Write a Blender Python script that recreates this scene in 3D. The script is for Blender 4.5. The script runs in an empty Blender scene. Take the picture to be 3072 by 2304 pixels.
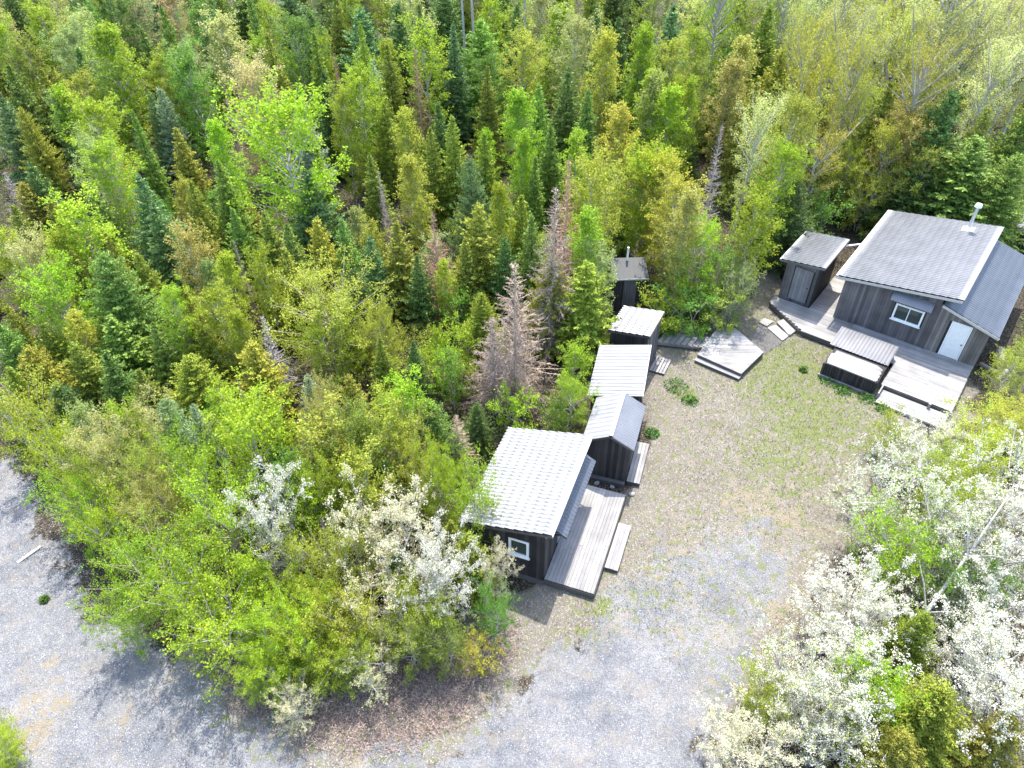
import bpy, math, random
import numpy as np
from mathutils import Matrix, Vector

# ------------------------------------------------------------------ camera, world, sun, exposure
S = bpy.context.scene
COL = S.collection
H = 24.0
FPX, PITCH, ROLL = 2230.0, math.radians(41.2), math.radians(-0.6)
cam_d = bpy.data.cameras.new('camera'); cam = bpy.data.objects.new('camera', cam_d); COL.objects.link(cam)
cam_d.sensor_width = 36.0; cam_d.lens = 36.0 * FPX / 3072.0
cam_d.clip_start = 0.1; cam_d.clip_end = 2000
cam.matrix_world = Matrix.Translation((0, 0, H)) @ Matrix.Rotation(math.pi/2 - PITCH, 4, 'X') @ Matrix.Rotation(ROLL, 4, 'Z')
S.camera = cam
SUN_AZ, SUN_EL = math.radians(8), math.radians(65)      # azimuth from +Y towards +X
W = bpy.data.worlds.new('World'); S.world = W; W.use_nodes = True
nt = W.node_tree; bg = nt.nodes['Background']
sky = nt.nodes.new('ShaderNodeTexSky'); sky.sky_type = 'NISHITA'; sky.sun_disc = False
sky.sun_elevation = SUN_EL; sky.sun_rotation = SUN_AZ; sky.air_density = 1.0; sky.dust_density = 2.0
nt.links.new(sky.outputs[0], bg.inputs[0]); bg.inputs[1].default_value = 0.15
sd = bpy.data.lights.new('sun', 'SUN'); sd.energy = 2.1; sd.angle = math.radians(0.6); sd.color = (1.0, 0.94, 0.84)
sun = bpy.data.objects.new('sun', sd); COL.objects.link(sun)
sdir = Vector((math.sin(SUN_AZ)*math.cos(SUN_EL), math.cos(SUN_AZ)*math.cos(SUN_EL), math.sin(SUN_EL)))
sun.rotation_euler = sdir.to_track_quat('Z', 'Y').to_euler(); sun.location = (0, 0, 60)
S.view_settings.view_transform = 'Standard'; S.view_settings.look = 'None'
S.view_settings.exposure = 2.2; S.view_settings.gamma = 1.0; S.view_settings.use_curve_mapping = False
S.cycles.max_bounces = 8; S.cycles.transparent_max_bounces = 8; S.cycles.transmission_bounces = 6
S.cycles.diffuse_bounces = 4

rng = np.random.default_rng(11)
random.seed(5)

# ------------------------------------------------------------------ photo point -> ground
CP, SP = math.cos(PITCH), math.sin(PITCH)
def ray(X, Y):                                   # X, Y in a 2212 x 1659 frame
    k = 3072/2212
    x = (X*k - 1536)/FPX; y = -(Y*k - 1152)/FPX
    c, s = math.cos(ROLL), math.sin(ROLL); x, y = c*x - s*y, s*x + c*y
    return np.array([x, CP + y*SP, -SP + y*CP])
def at(X, Y, z=0.0):
    d = ray(X, Y); t = (z - H)/d[2]
    return np.array([d[0]*t, d[1]*t, z])
def depth_of(p):
    return p[1]*CP - (p[2]-H)*SP
def project(p):                                  # ground point -> frame, used only to phrase labels
    r = np.array([p[0], p[1]*SP + (p[2]-H)*CP]); Z = depth_of(p)
    c, s = math.cos(-ROLL), math.sin(-ROLL); x, y = r/Z
    x, y = c*x - s*y, s*x + c*y
    return (x*FPX + 1536)/3072*2212, (-y*FPX + 1152)/3072*2212

# ------------------------------------------------------------------ materials
def new_mat(name):
    m = bpy.data.materials.new(name); m.use_nodes = True
    return m, m.node_tree.nodes, m.node_tree.links, m.node_tree.nodes['Principled BSDF']
def N(nodes, t, **kw):
    n = nodes.new(t)
    for k, v in kw.items(): setattr(n, k, v)
    return n
def ramp(nodes, stops):
    r = nodes.new('ShaderNodeValToRGB'); e = r.color_ramp.elements
    while len(e) < len(stops): e.new(0.5)
    for i, (p, c) in enumerate(stops): e[i].position = p; e[i].color = (*c, 1)
    return r

def wood_mat(name, c1, c2, var=0.35, stain=None, along='X', rough=0.85, gscale=(1.5, 30, 30)):
    """Weathered boards: grain along the piece, a tone of its own per piece, worn blotches in world space."""
    m, n, l, b = new_mat(name)
    tc = N(n, 'ShaderNodeTexCoord'); oi = N(n, 'ShaderNodeObjectInfo')
    mp = N(n, 'ShaderNodeMapping')
    sc = gscale if along == 'X' else ((gscale[1], gscale[0], gscale[2]) if along == 'Y' else (gscale[1], gscale[2], gscale[0]))
    mp.inputs['Scale'].default_value = sc
    l.new(tc.outputs['Object'], mp.inputs[0])
    off = N(n, 'ShaderNodeMath', operation='MULTIPLY'); off.inputs[1].default_value = 91.0
    l.new(oi.outputs['Random'], off.inputs[0])
    no = N(n, 'ShaderNodeTexNoise', noise_dimensions='4D'); no.inputs['Scale'].default_value = 1.0; no.inputs['Detail'].default_value = 4
    l.new(mp.outputs[0], no.inputs['Vector']); l.new(off.outputs[0], no.inputs['W'])
    r = ramp(n, [(0.3, c1), (0.7, c2)]); l.new(no.outputs[0], r.inputs[0])
    geo = N(n, 'ShaderNodeNewGeometry')
    no2 = N(n, 'ShaderNodeTexNoise'); no2.inputs['Scale'].default_value = 1.1; no2.inputs['Detail'].default_value = 5
    l.new(geo.outputs['Position'], no2.inputs['Vector'])
    mr = N(n, 'ShaderNodeMapRange'); mr.inputs[1].default_value = .3; mr.inputs[2].default_value = .72; mr.inputs[3].default_value = .72; mr.inputs[4].default_value = 1.15
    l.new(no2.outputs[0], mr.inputs[0])
    mv = N(n, 'ShaderNodeMapRange'); mv.inputs[3].default_value = 1 - var; mv.inputs[4].default_value = 1 + var*.6
    l.new(oi.outputs['Random'], mv.inputs[0])
    mm = N(n, 'ShaderNodeMath', operation='MULTIPLY'); l.new(mr.outputs[0], mm.inputs[0]); l.new(mv.outputs[0], mm.inputs[1])
    vm = N(n, 'ShaderNodeVectorMath', operation='SCALE'); l.new(r.outputs[0], vm.inputs[0]); l.new(mm.outputs[0], vm.inputs['Scale'])
    out = vm.outputs[0]
    if stain:
        no3 = N(n, 'ShaderNodeTexNoise'); no3.inputs['Scale'].default_value = .8; no3.inputs['Detail'].default_value = 6
        l.new(geo.outputs['Position'], no3.inputs['Vector'])
        rr = ramp(n, [(0.5, (0, 0, 0)), (0.66, (1, 1, 1))]); l.new(no3.outputs[0], rr.inputs[0])
        mx = N(n, 'ShaderNodeMix', data_type='RGBA'); l.new(rr.outputs[0], mx.inputs[0]); l.new(out, mx.inputs[6]); mx.inputs[7].default_value = (*stain, 1)
        out = mx.outputs[2]
    l.new(out, b.inputs['Base Color'])
    b.inputs['Roughness'].default_value = rough; b.inputs['Specular IOR Level'].default_value = .25
    bp = N(n, 'ShaderNodeBump'); bp.inputs['Strength'].default_value = .25; bp.inputs['Distance'].default_value = .002
    l.new(no.outputs[0], bp.inputs['Height']); l.new(bp.outputs[0], b.inputs['Normal'])
    return m
def plain_mat(name, c, rough=.6, metal=0, nscale=9, namp=.18, bump=0):
    m, n, l, b = new_mat(name)
    geo = N(n, 'ShaderNodeNewGeometry')
    no = N(n, 'ShaderNodeTexNoise'); no.inputs['Scale'].default_value = nscale; no.inputs['Detail'].default_value = 5
    l.new(geo.outputs['Position'], no.inputs['Vector'])
    r = ramp(n, [(0.3, tuple(v*(1-namp) for v in c)), (0.7, tuple(min(1, v*(1+namp*.6)) for v in c))])
    l.new(no.outputs[0], r.inputs[0]); l.new(r.outputs[0], b.inputs['Base Color'])
    b.inputs['Roughness'].default_value = rough; b.inputs['Metallic'].default_value = metal
    if bump:
        bp = N(n, 'ShaderNodeBump'); bp.inputs['Strength'].default_value = bump; bp.inputs['Distance'].default_value = .02
        l.new(no.outputs[0], bp.inputs['Height']); l.new(bp.outputs[0], b.inputs['Normal'])
    return m
def roof_mat(name, c, rough=.38, metal=.55):
    m, n, l, b = new_mat(name)
    geo = N(n, 'ShaderNodeNewGeometry')
    no = N(n, 'ShaderNodeTexNoise'); no.inputs['Scale'].default_value = 1.3; no.inputs['Detail'].default_value = 6
    l.new(geo.outputs['Position'], no.inputs['Vector'])
    r = ramp(n, [(0.3, tuple(v*.86 for v in c)), (0.7, tuple(min(1, v*1.07) for v in c))])
    l.new(no.outputs[0], r.inputs[0])
    no2 = N(n, 'ShaderNodeTexNoise'); no2.inputs['Scale'].default_value = 14; no2.inputs['Detail'].default_value = 3
    l.new(geo.outputs['Position'], no2.inputs['Vector'])
    rd = ramp(n, [(0.66, (0, 0, 0)), (0.78, (1, 1, 1))]); l.new(no2.outputs[0], rd.inputs[0])
    mx = N(n, 'ShaderNodeMix', data_type='RGBA'); l.new(rd.outputs[0], mx.inputs[0]); l.new(r.outputs[0], mx.inputs[6]); mx.inputs[7].default_value = (c[0]*.55, c[1]*.52, c[2]*.46, 1)
    l.new(mx.outputs[2], b.inputs['Base Color'])
    mr = N(n, 'ShaderNodeMapRange'); mr.inputs[3].default_value = rough-.06; mr.inputs[4].default_value = rough+.1
    l.new(no.outputs[0], mr.inputs[0]); l.new(mr.outputs[0], b.inputs['Roughness'])
    b.inputs['Metallic'].default_value = metal
    return m
def leaf_mat(name, trans=.45, var=.35, hue=.03, gloss=.25, rough=.5):
    """Leaf: the tree's own colour (object colour), each leaf a little different, light passing through."""
    m, n, l, b = new_mat(name)
    oi = N(n, 'ShaderNodeObjectInfo'); geo = N(n, 'ShaderNodeNewGeometry')
    hsv = N(n, 'ShaderNodeHueSaturation')
    mh = N(n, 'ShaderNodeMapRange'); mh.inputs[3].default_value = .5-hue; mh.inputs[4].default_value = .5+hue
    l.new(geo.outputs['Random Per Island'], mh.inputs[0]); l.new(mh.outputs[0], hsv.inputs['Hue'])
    fr = N(n, 'ShaderNodeMath', operation='MULTIPLY'); fr.inputs[1].default_value = 17.31
    l.new(geo.outputs['Random Per Island'], fr.inputs[0])
    fr2 = N(n, 'ShaderNodeMath', operation='FRACT'); l.new(fr.outputs[0], fr2.inputs[0])
    mv = N(n, 'ShaderNodeMapRange'); mv.inputs[3].default_value = 1-var; mv.inputs[4].default_value = 1+var
    l.new(fr2.outputs[0], mv.inputs[0]); l.new(mv.outputs[0], hsv.inputs['Value'])
    l.new(oi.outputs['Color'], hsv.inputs['Color'])
    l.new(hsv.outputs[0], b.inputs['Base Color'])
    b.inputs['Roughness'].default_value = rough; b.inputs['Specular IOR Level'].default_value = gloss
    tr = N(n, 'ShaderNodeBsdfTranslucent'); l.new(hsv.outputs[0], tr.inputs[0])
    mix = N(n, 'ShaderNodeMixShader'); mix.inputs[0].default_value = trans
    l.new(b.outputs[0], mix.inputs[1]); l.new(tr.outputs[0], mix.inputs[2])
    l.new(mix.outputs[0], n['Material Output'].inputs[0])
    return m

M = {}
M['deck'] = wood_mat('weathered_deck_wood', (.205, .201, .197), (.32, .315, .308), .2)
M['deck_dark'] = wood_mat('dark_deck_wood', (.07, .062, .058), (.13, .118, .11), .3)  # darker deck wood for skirts, risers, bearers and sill beams
M['siding'] = wood_mat('grey_brown_siding', (.085, .077, .078), (.20, .185, .185), .4, along='Z')
M['siding_dark'] = wood_mat('dark_weathered_siding', (.022, .020, .020), (.078, .070, .067), .5, along='Z')
M['siding_light'] = wood_mat('pale_brown_grey_siding', (.14, .125, .115), (.29, .265, .245), .35, along='Z')  # paler brown-grey boards for the lean-to front
M['wall_core'] = plain_mat('dark_wall_boarding', (.025, .023, .023), .9)
M['frame_wood'] = wood_mat('dark_framing', (.05, .045, .042), (.12, .105, .095), .3)
M['door_old'] = wood_mat('pale_weathered_door', (.17, .165, .17), (.29, .28, .285), .2, along='Z')
M['white'] = plain_mat('white_paint', (.82, .82, .81), .45, 0, 6, .06)
M['trim'] = plain_mat('cream_trim_paint', (.46, .44, .41), .55, 0, 8, .12)
M['roof_pale'] = roof_mat('pale_steel_roofing', (.29, .293, .30), .38, .25)
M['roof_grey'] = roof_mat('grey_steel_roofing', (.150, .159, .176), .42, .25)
M['roof_slate'] = roof_mat('slate_shade_steel_roofing', (.085, .097, .118), .42, .3)  # slate; lean-to and porch slopes have their shade put into this colour
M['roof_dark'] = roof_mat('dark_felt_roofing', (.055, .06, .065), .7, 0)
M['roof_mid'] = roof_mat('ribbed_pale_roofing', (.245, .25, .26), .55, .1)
M['galv'] = roof_mat('galvanised_sheet', (.17, .176, .19), .4, .4)
M['flue'] = plain_mat('galvanised_flue', (.62, .64, .64), .4, .5, 5, .1)
M['stone'] = plain_mat('paving_stone', (.27, .26, .24), .85, 0, 7, .25, .4)
M['mat'] = plain_mat('grey_path_grit', (.10, .096, .094), .95, 0, 30, .3, .4)
M['log'] = wood_mat('grey_cut_log', (.17, .15, .13), (.36, .32, .28), .3)
M['black'] = plain_mat('black_metal', (.02, .02, .02), .5)
M['bark_grey'] = plain_mat('pale_grey_bark', (.42, .40, .365), .9, 0, 12, .35, .5)
M['bark_dark'] = plain_mat('dark_brown_bark', (.085, .065, .05), .9, 0, 14, .35, .5)
M['bark_tan'] = plain_mat('tan_bark', (.40, .35, .28), .9, 0, 12, .3, .4)
m, n, l, b = new_mat('window_glass'); b.inputs['Base Color'].default_value = (.05, .065, .06, 1); b.inputs['Roughness'].default_value = .06; b.inputs['Specular IOR Level'].default_value = .9
M['glass'] = m
M['leaf'] = leaf_mat('spring_leaf', .46, .33, .016)
M['needle'] = leaf_mat('conifer_needles', .30, .34, .014, .2, .6)
M['petal'] = leaf_mat('blossom_petal', .35, .12, .0, .2, .6)
M['twig'] = leaf_mat('dead_twigs', .0, .4, .012, .1, .9)
M['litterleaf'] = leaf_mat('dry_leaf_litter', .15, .5, .02, .2, .7)

# ------------------------------------------------------------------ mesh helpers
def mesh_np(name, V, F, mats, smooth=False, fm=None):
    """V (n,3); F (m,k) with one k (3 or 4)."""
    V = np.asarray(V, np.float32); F = np.asarray(F, np.int32); k = F.shape[1]
    me = bpy.data.meshes.new(name)
    me.vertices.add(len(V)); me.vertices.foreach_set('co', V.ravel())
    me.loops.add(F.size); me.loops.foreach_set('vertex_index', F.ravel())
    me.polygons.add(len(F)); me.polygons.foreach_set('loop_start', np.arange(0, F.size, k, dtype=np.int32))
    try: me.polygons.foreach_set('loop_total', np.full(len(F), k, np.int32))
    except Exception: pass
    if fm is not None: me.polygons.foreach_set('material_index', np.asarray(fm, np.int32))
    if smooth: me.polygons.foreach_set('use_smooth', np.ones(len(F), bool))
    for mt in (mats if isinstance(mats, (list, tuple)) else [mats]): me.materials.append(mt)
    me.update(calc_edges=True)
    return me
def mesh_py(name, V, F, mt):
    me = bpy.data.meshes.new(name); me.from_pydata([tuple(v) for v in V], [], F); me.materials.append(mt); me.update(); return me
def obj(name, me, parent=None, loc=None, rotz=None, scale=None):
    o = bpy.data.objects.new(name, me); COL.objects.link(o)
    if parent: o.parent = parent
    if loc is not None: o.location = loc
    if rotz is not None: o.rotation_euler = (0, 0, rotz)
    if scale is not None: o.scale = scale
    return o
def tag(o, label=None, cat=None, group=None, kind=None):
    if label: o['label'] = label
    if cat: o['category'] = cat
    if group: o['group'] = group
    if kind: o['kind'] = kind
    return o
def thing(name, label, cat, loc=(0, 0, 0), rotz=0, group=None):
    o = obj(name, None, None, loc, rotz); return tag(o, label, cat, group)
CUBE_V = [(-.5,-.5,-.5),(.5,-.5,-.5),(.5,.5,-.5),(-.5,.5,-.5),(-.5,-.5,.5),(.5,-.5,.5),(.5,.5,.5),(-.5,.5,.5)]
CUBE_F = [(0,3,2,1),(4,5,6,7),(0,1,5,4),(1,2,6,5),(2,3,7,6),(3,0,4,7)]
_cubes = {}
def unit_cube(mt):
    if mt.name not in _cubes: _cubes[mt.name] = mesh_py('board_' + mt.name, CUBE_V, CUBE_F, mt)
    return _cubes[mt.name]
def box(name, mt, x0, x1, y0, y1, z0, z1, parent=None):
    """A plain board: shared unit block, placed and sized."""
    return obj(name, unit_cube(mt), parent, ((x0+x1)/2, (y0+y1)/2, (z0+z1)/2), None, (x1-x0, y1-y0, z1-z0))
def prism(name, mt, poly, a0, a1, axis, parent=None):
    """Extrude a 2-D polygon. axis 'Y': poly in (x,z), swept y a0..a1; axis 'Z': poly in (x,y); axis 'X': poly in (y,z)."""
    k = len(poly)
    def P(p, a): return (p[0], a, p[1]) if axis == 'Y' else ((p[0], p[1], a) if axis == 'Z' else (a, p[0], p[1]))
    V = [P(p, a0) for p in poly] + [P(p, a1) for p in poly]
    F = [tuple(range(k))[::-1], tuple(range(k, 2*k))] + [(i, (i+1) % k, k+(i+1) % k, k+i) for i in range(k)]
    me = mesh_py(name, V, F, mt)
    import bmesh
    bm = bmesh.new(); bm.from_mesh(me); bmesh.ops.recalc_face_normals(bm, faces=bm.faces); bm.to_mesh(me); bm.free()
    return obj(name, me, parent)
def tube_arrays(path, rad, n=6):
    path = np.asarray(path, float); rad = np.asarray(rad, float)
    m = len(path); T = np.gradient(path, axis=0); T /= np.linalg.norm(T, axis=1, keepdims=True) + 1e-9
    ref = np.where(np.abs(T[:, 2:3]) > .9, np.array([[1., 0, 0]]), np.array([[0, 0, 1.]]))
    A = np.cross(T, ref); A /= np.linalg.norm(A, axis=1, keepdims=True) + 1e-9; B = np.cross(T, A)
    an = np.arange(n)*2*np.pi/n
    V = path[:, None] + rad[:, None, None]*(np.cos(an)[None, :, None]*A[:, None] + np.sin(an)[None, :, None]*B[:, None])
    V = V.reshape(-1, 3); F = []
    for i in range(m-1):
        for j in range(n):
            F.append((i*n+j, i*n+(j+1) % n, (i+1)*n+(j+1) % n, (i+1)*n+j))
    return V, np.array(F)
def join_arrays(parts):
    Vs, Fs, o = [], [], 0
    for V, F in parts: Vs.append(V); Fs.append(F+o); o += len(V)
    return np.concatenate(Vs), np.concatenate(Fs)
def cyl(name, mt, p0, p1, r, parent, n=14, r1=None):
    V, F = tube_arrays([p0, p1], [r, r1 if r1 is not None else r], n)
    V = list(map(tuple, V)); F = [tuple(int(i) for i in f) for f in F] + [tuple(range(n))[::-1], tuple(range(n, 2*n))]
    me = mesh_py(name, V, F, mt)
    import bmesh
    bm = bmesh.new(); bm.from_mesh(me); bmesh.ops.recalc_face_normals(bm, faces=bm.faces); bm.to_mesh(me); bm.free()
    return obj(name, me, parent)

# ------------------------------------------------------------------ roofs, walls, decks
def roof_sheet(name, mt, xa, za, xb, zb, y0, y1, parent, kind='tile', pitch=.183, step=.35, amp=.017, drop=.02, thick=.03, even=False):
    """Steel roofing whose slope runs along local x: (xa, za) is the low eave and (xb, zb) the high edge."""
    sgn = 1 if xb > xa else -1
    L = abs(xb-xa); ny = max(8, int(round((y1-y0)/pitch*8)))
    ys = np.linspace(y0, y1, ny+1)
    if kind == 'tile':
        xs, off, af = [], [], []
        k = max(1, int(round(L/step)))
        for i in range(k):
            a, bb = i*L/k, (i+1)*L/k
            if even: xs += [a+.004, bb-.004]; off += [drop, 0.0]; af += [1.5, .5]
            else: xs += [a+.004, a+(bb-a)*.45, bb-.004]; off += [drop, drop*.5, 0.0]; af += [2.0, 1.05, .2]
        xs, off = np.array(xs), np.array(off)
        ph = (ys-y0)/pitch*2*np.pi
        wave = amp*np.cos(ph)
        prof = wave + np.where(np.cos(ph) < -.6, -.004, 0)
    else:
        xs = np.array([0, L*.25, L*.5, L*.75, L]); off = np.zeros(5)
        f = ((ys-y0)/pitch) % 1
        prof = amp*2*np.clip(1 - np.abs(f-.5)/.16, 0, 1)**.6
    X = xa + sgn*xs; Z = za + (zb-za)*xs/L + off
    V = np.zeros((len(xs), len(ys), 3)); V[..., 0] = X[:, None]; V[..., 1] = ys[None]; V[..., 2] = Z[:, None] + prof[None]*(np.array(af)[:, None] if kind == 'tile' else 1)
    nx, nyy = V.shape[:2]
    idx = np.arange(nx*nyy).reshape(nx, nyy)
    F = np.stack([idx[:-1, :-1], idx[1:, :-1], idx[1:, 1:], idx[:-1, 1:]], -1).reshape(-1, 4)
    if sgn < 0: F = F[:, ::-1]
    o = obj(name, mesh_np(name, V.reshape(-1, 3), F, mt, smooth=False), parent)
    lo = .014 + thick
    if parent is not None:
        prism('roof_deck', M['frame_wood'], [(xa+sgn*.02, za-.05), (xb-sgn*.02, zb-.05), (xb-sgn*.02, zb-lo-.05), (xa+sgn*.02, za-lo-.05)], y0+.02, y1-.02, 'Y', o)
    return o
def trim_strip(name, mt, p0, p1, w, h, parent):
    """A bar between two local points (fascia, barge board, rail)."""
    p0, p1 = Vector(p0), Vector(p1); d = p1-p0
    o = obj(name, unit_cube(mt), parent, (p0+p1)/2)
    o.rotation_euler = d.to_track_quat('X', 'Z').to_euler(); o.scale = (d.length, w, h)
    return o
def siding(parent, mt, axis, pos, a0, a1, ztop, zb, side, holes=(), bw=.15, name='board'):
    """Vertical boards on a wall face. axis 'x': wall runs along x at y=pos; 'y': along y at x=pos. ztop(a) gives the top."""
    n = max(1, int(round((a1-a0)/bw))); w = (a1-a0)/n
    for i in range(n):
        s, e = a0+i*w+.004, a0+(i+1)*w-.004; mid = (s+e)/2
        segs = [(zb, ztop(mid))]
        for (h0, h1, z0, z1) in holes:
            if e > h0 and s < h1:
                new = []
                for (q0, q1) in segs:
                    if z1 <= q0 or z0 >= q1: new.append((q0, q1)); continue
                    if z0 - q0 > .05: new.append((q0, z0))
                    if q1 - z1 > .05: new.append((z1, q1))
                segs = new
        for (q0, q1) in segs:
            t = .022 + random.uniform(0, .009)
            if axis == 'x': box(name, mt, s, e, pos-(t if side < 0 else 0), pos+(t if side > 0 else 0), q0, q1, parent)
            else: box(name, mt, pos-(t if side < 0 else 0), pos+(t if side > 0 else 0), s, e, q0, q1, parent)
def planks(parent, mt, x0, x1, y0, y1, z, run='x', w=.14, gap=.008, t=.035, clip=None, seg=None, name='plank'):
    """Deck boards side by side; clip(c) -> (a0, a1) trims each board on an angled edge."""
    lo, hi = (y0, y1) if run == 'x' else (x0, x1); n = max(1, int(round((hi-lo)/w))); ww = (hi-lo)/n
    for i in range(n):
        c = lo+(i+.5)*ww; a0, a1 = (x0, x1) if run == 'x' else (y0, y1)
        if clip:
            r_ = clip(c)
            if r_ is None: continue
            a0, a1 = r_
        if a1-a0 < .05: continue
        cuts = [a0]
        if seg:
            p = a0 + random.uniform(.35, 1.0)*seg
            while p < a1-.5: cuts.append(p); p += seg
        cuts.append(a1)
        for q0, q1 in zip(cuts[:-1], cuts[1:]):
            dz = random.uniform(-.005, .005); e = random.uniform(-.012, .012) if not clip else 0
            s0, s1 = c-ww/2+gap/2, c+ww/2-gap/2
            if run == 'x': box(name, mt, q0+.003, q1-.003+e*(q1 == a1), s0, s1, z-t+dz, z+dz, parent)
            else:
                o = obj(name, unit_cube(mt), parent, (c, (q0+q1)/2, z-t/2+dz), math.pi/2, (q1-q0-.006, s1-s0, t))
def wall_core(parent, x0, x1, y0, y1, zb, zt0, zt1, mt=None, name='wall'):
    """Solid wall body whose top follows the roof from x0 to x1."""
    return prism(name, mt or M['wall_core'], [(x0, zb), (x1, zb), (x1, zt1), (x0, zt0)], y0, y1, 'Y', parent)

# ------------------------------------------------------------------ ground
def poly_px(pts): return np.array([at(*p)[:2] for p in pts])
GRAVEL = poly_px([(-260, 1010), (0, 1008), (50, 1020), (75, 1090), (130, 1180), (185, 1260), (270, 1350), (380, 1440), (470, 1530), (600, 1600), (740, 1655),
                  (900, 1640), (1000, 1590), (1085, 1500), (1150, 1440), (1220, 1390), (1300, 1330), (1370, 1260), (1450, 1190), (1560, 1135), (1640, 1130), (1690, 1190),
                  (1690, 1300), (1660, 1400), (1610, 1480), (1560, 1580), (1500, 1720), (1400, 2100), (0, 2300), (-500, 2000)])
YARD = poly_px([(1120, 1400), (1150, 1320), (1180, 1250), (1260, 1280), (1330, 1100), (1400, 1000), (1390, 850), (1400, 740), (1500, 700), (1560, 690), (1610, 640), (1640, 590), (1690, 560),
                (1720, 640), (1800, 750), (2080, 820), (2100, 900), (1960, 930), (1900, 1020), (1860, 1130), (1800, 1260), (1720, 1400), (1640, 1500), (1560, 1600), (1500, 1500), (1400, 1350), (1250, 1400)])
BANK = poly_px([(430, 1400), (520, 1380), (700, 1400), (900, 1400), (1080, 1330), (1120, 1360), (1110, 1430), (1060, 1500), (1000, 1570), (900, 1620), (760, 1640), (620, 1590), (500, 1520)])
CORNER = poly_px([(-300, 1480), (0, 1530), (35, 1610), (70, 1700), (80, 1900), (-400, 1900)])
def sdf(poly, P):
    """Signed distance, positive inside."""
    A = poly; B = np.roll(poly, -1, 0); d = np.full(len(P), 1e9); ins = np.zeros(len(P), bool)
    for a, b_ in zip(A, B):
        e = b_-a; w = P-a; t = np.clip((w@e)/(e@e), 0, 1)
        d = np.minimum(d, np.hypot(*(w-t[:, None]*e).T))
        c = ((a[1] > P[:, 1]) != (b_[1] > P[:, 1])) & (P[:, 0] < (b_[0]-a[0])*(P[:, 1]-a[1])/(b_[1]-a[1]+1e-12)+a[0])
        ins ^= c
    return np.where(ins, d, -d)
def vnoise(P, s, seed=0):
    r = np.random.default_rng(seed); G = r.random((64, 64)); q = P*s + 100
    i = np.floor(q).astype(int); f = q-i; f = f*f*(3-2*f); x0, y0 = i[:, 0] % 64, i[:, 1] % 64; x1, y1 = (x0+1) % 64, (y0+1) % 64
    return (G[x0, y0]*(1-f[:, 0])+G[x1, y0]*f[:, 0])*(1-f[:, 1])+(G[x0, y1]*(1-f[:, 0])+G[x1, y1]*f[:, 0])*f[:, 1]
def smooth01(x): x = np.clip(x, 0, 1); return x*x*(3-2*x)
def masks(P):
    nz = (vnoise(P, .9, 1)-.5)*1.4 + (vnoise(P, 2.7, 2)-.5)*.7
    g = smooth01((sdf(GRAVEL, P)+nz*1.3)/2.4+.5)
    y = smooth01((sdf(YARD, P)+nz*.9)/1.6+.5)
    y = np.maximum(y, .85*smooth01((sdf(BANK, P)+nz*.6)/1.2+1.3))
    c = smooth01((sdf(CORNER, P)+nz*.4)/.6+.5)
    return g, y, c
GRASS_SPOTS = [(at(1700, 800), 4.8, .68), (at(1760, 900), 4.6, .68), (at(1690, 990), 3.6, .6), (at(1640, 690), 1.6, .5), (at(1400, 1290), 2.0, .42), (at(1690, 850), 2.2, .72), (at(1640, 770), 1.2, .7), (at(1740, 930), 2.0, .75), (at(1790, 820), 1.6, .6), (at(1660, 960), 1.2, .5), (at(1720, 1010), 1.2, .6),
               (at(1480, 850), .9, .8), (at(1300, 1310), .8, .7), (at(1420, 1210), 1.4, .4), (at(1500, 1130), 1.3, .4), (at(1560, 1320), 1.2, .25), (at(1640, 640), .9, .6), (at(1850, 860), .8, .7),
               (at(1700, 1330), .8, .35), (at(1250, 1370), .6, .6), (at(1780, 760), 1.0, .6), (at(2110, 800), 1.2, .7)]
def grass_amount(P):
    a = np.zeros(len(P))
    for p, r, k in GRASS_SPOTS: a = np.maximum(a, k*np.exp(-((P-p[:2])**2).sum(1)/(r*r)))
    return a
STRAW = [(at(1620, 1080), 1.6, .8), (at(1700, 1120), 1.3, .8), (at(1740, 1010), 1.2, .6), (at(1690, 1330), 1.0, .9), (at(1480, 1180), 1.4, .6), (at(1600, 980), 1.0, .5), (at(1770, 880), 1.5, .6),
         (at(60, 1170), .5, .6), (at(90, 1500), .9, .7), (at(110, 1540), .8, .8), (at(250, 1560), .9, .5), (at(60, 1590), .9, .9), (at(110, 1430), .5, .7), (at(750, 1640), .9, .6), (at(900, 1600), .7, .6), (at(1550, 1330), 1.1, .5), (at(30, 1240), .5, .5)]
def straw_amount(P):
    a = np.zeros(len(P))
    for p, r, k in STRAW: a = np.maximum(a, k*np.exp(-((P-p[:2])**2).sum(1)/(r*r)))
    return a
def ground_z(P): return (vnoise(P, .35, 7)-.5)*.10 + (vnoise(P, 1.7, 8)-.5)*.035
m, n, l, b = new_mat('ground_cover')
geo = N(n, 'ShaderNodeNewGeometry')
def noise(scale, det=6, rough=.6):
    q = N(n, 'ShaderNodeTexNoise'); q.inputs['Scale'].default_value = scale; q.inputs['Detail'].default_value = det; q.inputs['Roughness'].default_value = rough
    l.new(geo.outputs['Position'], q.inputs['Vector']); return q.outputs[0]
def vor(scale):
    q = N(n, 'ShaderNodeTexVoronoi'); q.inputs['Scale'].default_value = scale; l.new(geo.outputs['Position'], q.inputs['Vector']); return q
def attr(a): q = N(n, 'ShaderNodeAttribute'); q.attribute_name = a; return q.outputs['Fac']
def cr(x, st): r = ramp(n, st); l.new(x, r.inputs[0]); return r.outputs[0]
def mixc(f, a, b_):
    q = N(n, 'ShaderNodeMix', data_type='RGBA'); l.new(f, q.inputs[0]); l.new(a, q.inputs[6]); l.new(b_, q.inputs[7]); return q.outputs[2]
def mulc(a, b_):
    q = N(n, 'ShaderNodeMix', data_type='RGBA', blend_type='MULTIPLY'); q.inputs[0].default_value = 1; l.new(a, q.inputs[6]); l.new(b_, q.inputs[7]); return q.outputs[2]
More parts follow.
